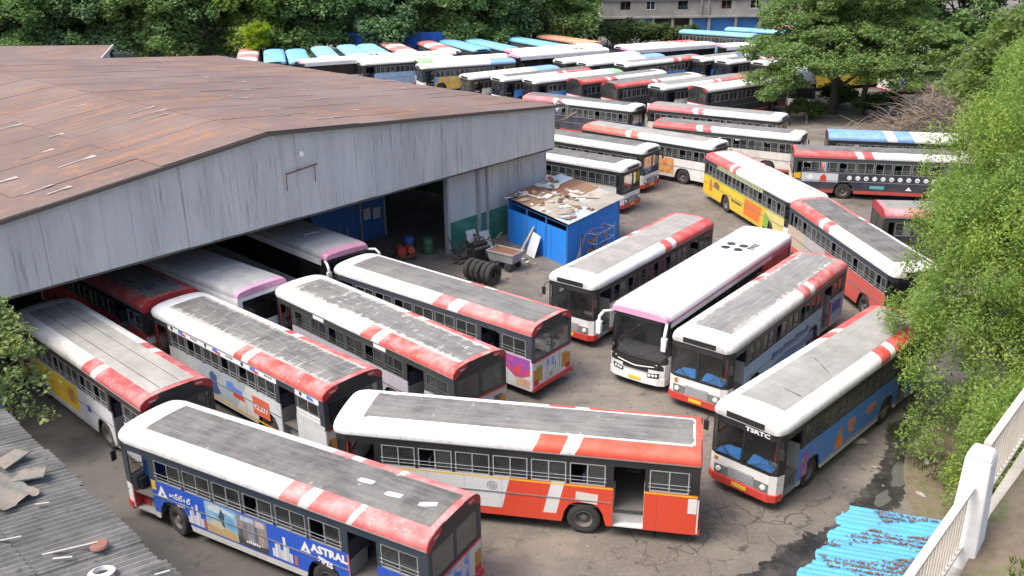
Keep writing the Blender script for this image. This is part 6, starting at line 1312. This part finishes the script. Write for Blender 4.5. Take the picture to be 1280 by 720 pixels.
# big pale-green tree on the right
ell = [(15.6,27.6,3.6,2.5,2.7,3.4),(17.2,29.8,6.4,3.0,3.0,3.9),(19.6,31.5,9.3,3.4,3.4,4.0),(18.6,26.3,5.0,2.6,2.6,4.2),(21.8,34.5,11.2,3.6,3.6,3.8),(21.0,28.5,9.0,2.8,2.8,4.0),(16.1,25.4,1.9,1.7,1.7,2.0),(18.2,33.8,5.2,2.7,2.5,3.6),(15.0,29.6,3.4,1.9,2.0,2.9),(15.1,24.2,1.5,1.4,1.3,1.9),(16.6,23.6,3.0,1.7,1.6,2.8),(14.0,25.8,1.3,1.3,1.2,1.7),(13.95,24.0,.9,1.0,1.0,1.5),(15.3,22.3,1.4,1.4,1.3,1.9),(14.6,22.6,3.2,1.7,1.5,3.0),(16.8,21.4,4.6,1.9,1.7,3.4),(18.6,23.5,7.0,2.2,2.2,3.6),(19.5,36.5,7.5,2.6,2.6,3.6)]
o0 = np.array([17.5,28.5,0]); ell_l = [tuple(np.array(e[:3])-o0)+tuple(e[3:]) for e in ell]
cl, ra = crown_clumps(ell_l, 1150, .58); cm = leaf_mesh('crown', cl, ra*.52, 270, .064, 1.5, .75, .42)
tree('large_green_tree', 'large pale green tree filling the right edge beside the drain', tuple(o0), cm, trunk_mesh(10,.28,(2,2),9,3,1,.9,.1), leafmat((.225,.335,.085),.55,.12))
# taller tree behind it, upper right
def crown(name, ell, n, rad, per, size, **k): cl, ra = crown_clumps(ell, n, k.pop('shell',.55)); return leaf_mesh(name, cl, ra*rad, per, size, **k)
cmA = crown('crown', [(0,0,9,5,5,3.6),(2.5,2,6.5,4,4,3),(-2.5,-1,7,4,4,3)], 190, 1.1, 130, .2, flat=.7, droop=.15)
trA = trunk_mesh(8,.3,(0,0),7,4,2)
tree('roadside_tree', 'feathery green tree at the upper right above the big pale tree', (33.5,57,0), cmA, trA, leafmat((.14,.205,.06),.45), sc=1.05)
tree('roadside_tree', 'dark green tree at the top right corner', (46,72,0), cmA, trA, leafmat((.09,.16,.05),.5), rz=2.0, sc=1.2)
tree('roadside_tree', 'green tree at the right edge behind the feathery tree', (41,62,0), cmA, trA, leafmat((.12,.19,.055),.5), rz=4.0, sc=1.05)
# spreading tree over the far buses
ell = [(0,0,8.0,5.5,5,2.2),(-5.5,-1,6.6,4,4,1.8),(5.5,1,7.4,5,4.5,2.2),(1,-3.5,5.8,5,3.5,1.7),(-2,3,10,5,4,2.2),(5,4,10.4,5,4,2.2),(-7,-3,4.4,2.8,2.4,1.4),(8.5,-2.5,6.0,3.4,3,1.8),(-4,-4,5.4,3.4,2.6,1.6),(4,-4.5,4.8,3.6,2.6,1.5),(0,4,6.6,6,3,2.6),(6,-5,3.9,3.2,2.2,1.3),(-6,-4.6,3.6,2.4,2,1.1),(10.5,0,4.6,3,3,1.8),(1,0,11.6,4.5,4,2.4),(5.5,2,12.4,4,3.6,2.2),(-3.5,1,9.2,3.5,3.2,2)]
cm = crown('crown', ell, 760, 1.0, 120, .16, flat=.45, droop=.10)
tree('spreading_tree', 'wide dark spreading tree over the far buses at the upper right', (30.6,87.5,-.7), cm, trunk_mesh(8.5,.42,(.5,0),10,6,3,.8,.35), leafmat((.185,.275,.10),.5), bark=BARKD)
tree('spreading_tree', 'second trunk and crown just right of the spreading tree', (33.2,87.0,0), crown('crown', [(2,2,8,4.5,4,2.2),(5,0,6.6,3.5,3.5,1.8)], 110, 1.05, 110, .17, flat=.45), trunk_mesh(8,.32,(1.5,0),6,4,4,.8,.4), leafmat((.18,.27,.09),.5), bark=BARKD)
# tree line at the back: four crowns shared
kinds = []
for k in range(4):
    r_ = random.Random(40+k); ell = [(0,0,6.5+k*.4,4,4,3.2),(1.5,-1.2,2.6,3.4,2.6,2.2),(-2.2,-.8,2.2,3.0,2.6,2.0)]+[(r_.uniform(-3.4,3.4),r_.uniform(-2.5,2.5),r_.uniform(3.2,9.5),r_.uniform(2.2,3.4),r_.uniform(2.2,3.2),r_.uniform(1.8,2.8)) for _ in range(5)]
    kinds.append((crown('crown', ell, 230, 1.1, 120, .22, flat=.75, droop=.1), trunk_mesh(7.5,.3,(0,0),6,3.4,k)))
LG = [leafmat((.17,.28,.12),.5), leafmat((.22,.33,.135),.5), leafmat((.155,.26,.14),.5), leafmat((.25,.36,.10),.5)]
desc = ['dark green tree','mid green tree','blue-green tree','pale green tree']
pos = [(-82,121),(-74,119),(-66.5,122),(-59,119),(-52,121),(-45.5,119.5),(-39,122),(-33,124.5),(-27,126),(-20.5,127.5),(-14,128.5),(-8,130),(-2,131),(3.5,133),(9,136)]
words = ['farthest left in the back tree line','second from the left in the back tree line','third from the left in the back tree line','fourth from the left in the back tree line','above the far end of the shed roof','right of the shed roof end','behind the left end of the back row','beside the bright yellow-green tree','above the first blue buses','above the pale blue buses','behind the blue hoarding','right of the blue hoarding','above the blue bus pair','left of the bushes by the building','nearest the concrete building']
for k, ((xx, yy), wd) in enumerate(zip(pos, words)):
    kk = k % 4; c = [0,1,2,0,2,1,0,3,1,0,2,1,0,2,1][k]; tree('tree', '%s %s' % (desc[c], wd), (xx,yy,0), *kinds[kk], LG[c], group='trees along the back of the yard', rz=k*1.7, sc=1.12+.1*((k*5) % 3))
for k in range(12):
    xx, yy = -84+k*8.2, 131+3*(k % 2)+max(0,k-6)*1.2; tree('tree', 'taller tree in the second line behind the yard, number %s from the left' % ['one','two','three','four','five','six','seven','eight','nine','ten','eleven','twelve'][k], (xx,yy,0), *kinds[(k+2) % 4], LG[(k*2) % 3], group='trees in the second line', rz=k*2.3, sc=1.5)
tree('tree', 'bright yellow-green tree above the blue buses of the back row', (-31.5,117.5,2.5), *kinds[1], leafmat((.30,.40,.03),.3), rz=1, sc=.36)
tree('tree', 'pale yellow-green tree left of the spreading tree beside the building', (44,120,0), *kinds[3], leafmat((.20,.27,.04),.4), rz=2, sc=1.15)
tree('tree', 'dark tree behind the spreading tree at the top', (56,118,0), *kinds[0], LG[0], rz=3, sc=1.35)
tree('tree', 'dark tree at the top edge right of the building', (52,128,0), *kinds[2], LG[2], rz=5, sc=1.45)
tree('tree', 'green tree at the top edge near the right corner', (64,110,0), *kinds[1], LG[1], rz=.5, sc=1.4)
tree('tree', 'tall green tree at the top between the spreading trees', (40,108,0), *kinds[2], leafmat((.11,.18,.05),.5), rz=1.5, sc=1.25)
# bushes in front of the building
bcm = crown('crown', [(0,0,1.3,2.0,1.6,1.4),(1.6,.3,1.0,1.4,1.3,1.1)], 60, .6, 90, .16, flat=.8)
btr = MB().tube([(0,0,0),(.1,0,.8)],[.1,.05],6).mesh('trunk')
for k, (xx, yy, s_) in enumerate([(14.5,141,1.5),(19,142,1.6),(23,142.5,1.3),(26.5,143,1.2)]):
    tree('bush', ['leftmost round bush before the concrete building','second round bush before the concrete building','third round bush before the concrete building','rightmost small bush before the concrete building'][k], (xx,yy,0), bcm, btr, leafmat((.10,.15,.055),.5), 'bush', 'bushes before the building', k, s_)
for k, (xx, yy, s_) in enumerate([(27.2,85.2,.75),(32.2,90.5,1.0),(35.0,86.5,.9),(42.5,79.5,1.3)]):
    tree('bush', ['dark bush left of the spreading tree trunk','dark bush behind the spreading tree trunk','dark bush right of the twin trunks','green bush at the right end of the dry brush heap'][k], (xx,yy,0), bcm, btr, leafmat((.09,.14,.05),.5), 'bush', 'bushes under the spreading tree', k*1.3, s_)
# small tree, lower left
cm = crown('crown', [(0,0,3.6,1.5,1.4,1.5),(.6,-.5,2.6,1.1,1.1,1.0),(-.4,.3,4.6,1.3,1.1,.9),(.9,-.9,1.7,.8,.8,.7)], 80, .42, 42, .085, flat=.7, aspect=.62)
tree('small_tree', 'small leafy tree at the left edge before the shed', (-17.3,28.0,0), cm, trunk_mesh(4,.09,(.2,-.1),7,1.3,8,.9,.3), leafmat((.22,.29,.125),.45))
tb = thing('blue_tarp_screen', 'blue tarp screen behind the small tree at the left edge', 'tarp', (-18.6,27.6,0), .8)
obj('sheet', corr(MB(),(-1.2,0,0),(1.2,0,0),(-1.2,0,2.6),5,.05).mesh('sheet', smooth=True), paint((.03,.15,.45),.7,.4), tb); obj('pole', MB().tube([(-1.2,.05,0),(-1.2,.05,2.7)],.03).tube([(1.2,.05,0),(1.2,.05,2.7)],.03).mesh('pole'), STEEL, tb)
# dry brush pile behind the blue and white bus
br = MB(); r_ = random.Random(77)
for k in range(900):
    p = Vector((r_.gauss(0,3.0), r_.gauss(0,1.8), r_.uniform(0,.4))); hgt = 3.8*math.exp(-(p.x/4.5)**2); p.z = r_.uniform(.1,1)*hgt; a_ = r_.uniform(0,6.3); l_ = r_.uniform(.8,2.4)
    d = Vector((cos(a_),sin(a_),r_.uniform(-.2,.7)))*l_; q = p+d*.5+Vector((0,0,r_.uniform(-.1,.3))); br.tube([p,q,p+d],[.035,.024,.008],4)
bo = obj('dry_brush', br.mesh('dry_brush', fix=False), paint((.24,.19,.15),.95,.3)); bo.location = (37.5,79.0,0); tag(bo,'heap of dry brown branches behind the blue and white bus','brushwood',kind='stuff')
# weeds on the embankment and by the drain
wv = []; 
def weeds(name, label, spots, n, hgt, mat):
    mb = MB(); q = random.Random(5)
    for k in range(n):
        c, rad = spots[k % len(spots)]; a_ = q.uniform(0,6.3); r0 = rad*q.random()**.6; p = Vector(c)+Vector((cos(a_)*r0,sin(a_)*r0,0)); h_ = hgt*q.uniform(.5,1.3); d = Vector((q.uniform(-.5,.5),q.uniform(-.5,.5),1)).normalized()*h_; s_ = Vector((cos(a_*3),sin(a_*3),0))*h_*.14
        mb.add([p-s_,p+s_,p+d*.6+s_*.7,p+d],[(0,1,2,3)])
    tag(obj(name, mb.mesh(name, fix=False), mat), label, 'grass', kind='stuff')
sp_ = [(tuple(FP+FD*t+FO*o_+Vector((0,0,9.8))), .35) for t, o_ in ((1.3,.7),(2.2,.9),(.9,1.2),(3.4,.8),(-.3,.9),(4.5,1.2),(1.9,1.7))]
weeds('embankment_grass','green grass tufts on the bank behind the railing',sp_,1500,.10,leafmat((.09,.15,.035),.5))
weeds('drain_weeds','low weeds on the soil between the drain and the big tree',[((14.2,26.2,.0),.9),((14.9,25.0,0),1.2),((13.9,28.6,0),.6),((15.5,30,0),1.0),((12.8,22.5,0),.8)],1500,.14,leafmat((.09,.14,.04),.5))

# small litter scattered over the yard
lt = MB(); q = random.Random(31)
for k in range(1500):
    if k % 3: x_, y_ = q.uniform(2,15), q.uniform(19,50)
    else: x_, y_ = q.uniform(-14,3), q.uniform(19,48)
    a_ = q.uniform(0,6.3); l_ = q.uniform(.015,.06); z_ = .006+q.uniform(0,.004)
    c_, s_ = cos(a_)*l_, sin(a_)*l_; lt.add([(x_+c_,y_+s_,z_+.012),(x_-s_*.5,y_+c_*.5,z_),(x_-c_,y_-s_,z_+.006),(x_+s_*.5,y_-c_*.5,z_+.01)],[(0,1,2,3)])
def litter_mat():
    m = NT('litter'); n = m.noise(m.coord('World'), 3.0, 2); return m.done(m.ramp(n,[(.35,(.06,.05,.04)),(.5,(.16,.12,.07)),(.58,(.10,.12,.05)),(.62,(.5,.48,.45))],True), .9)
tag(obj('ground_litter', lt.mesh('ground_litter', fix=False), litter_mat()), 'small leaves and paper scraps scattered over the yard', 'litter', kind='stuff')
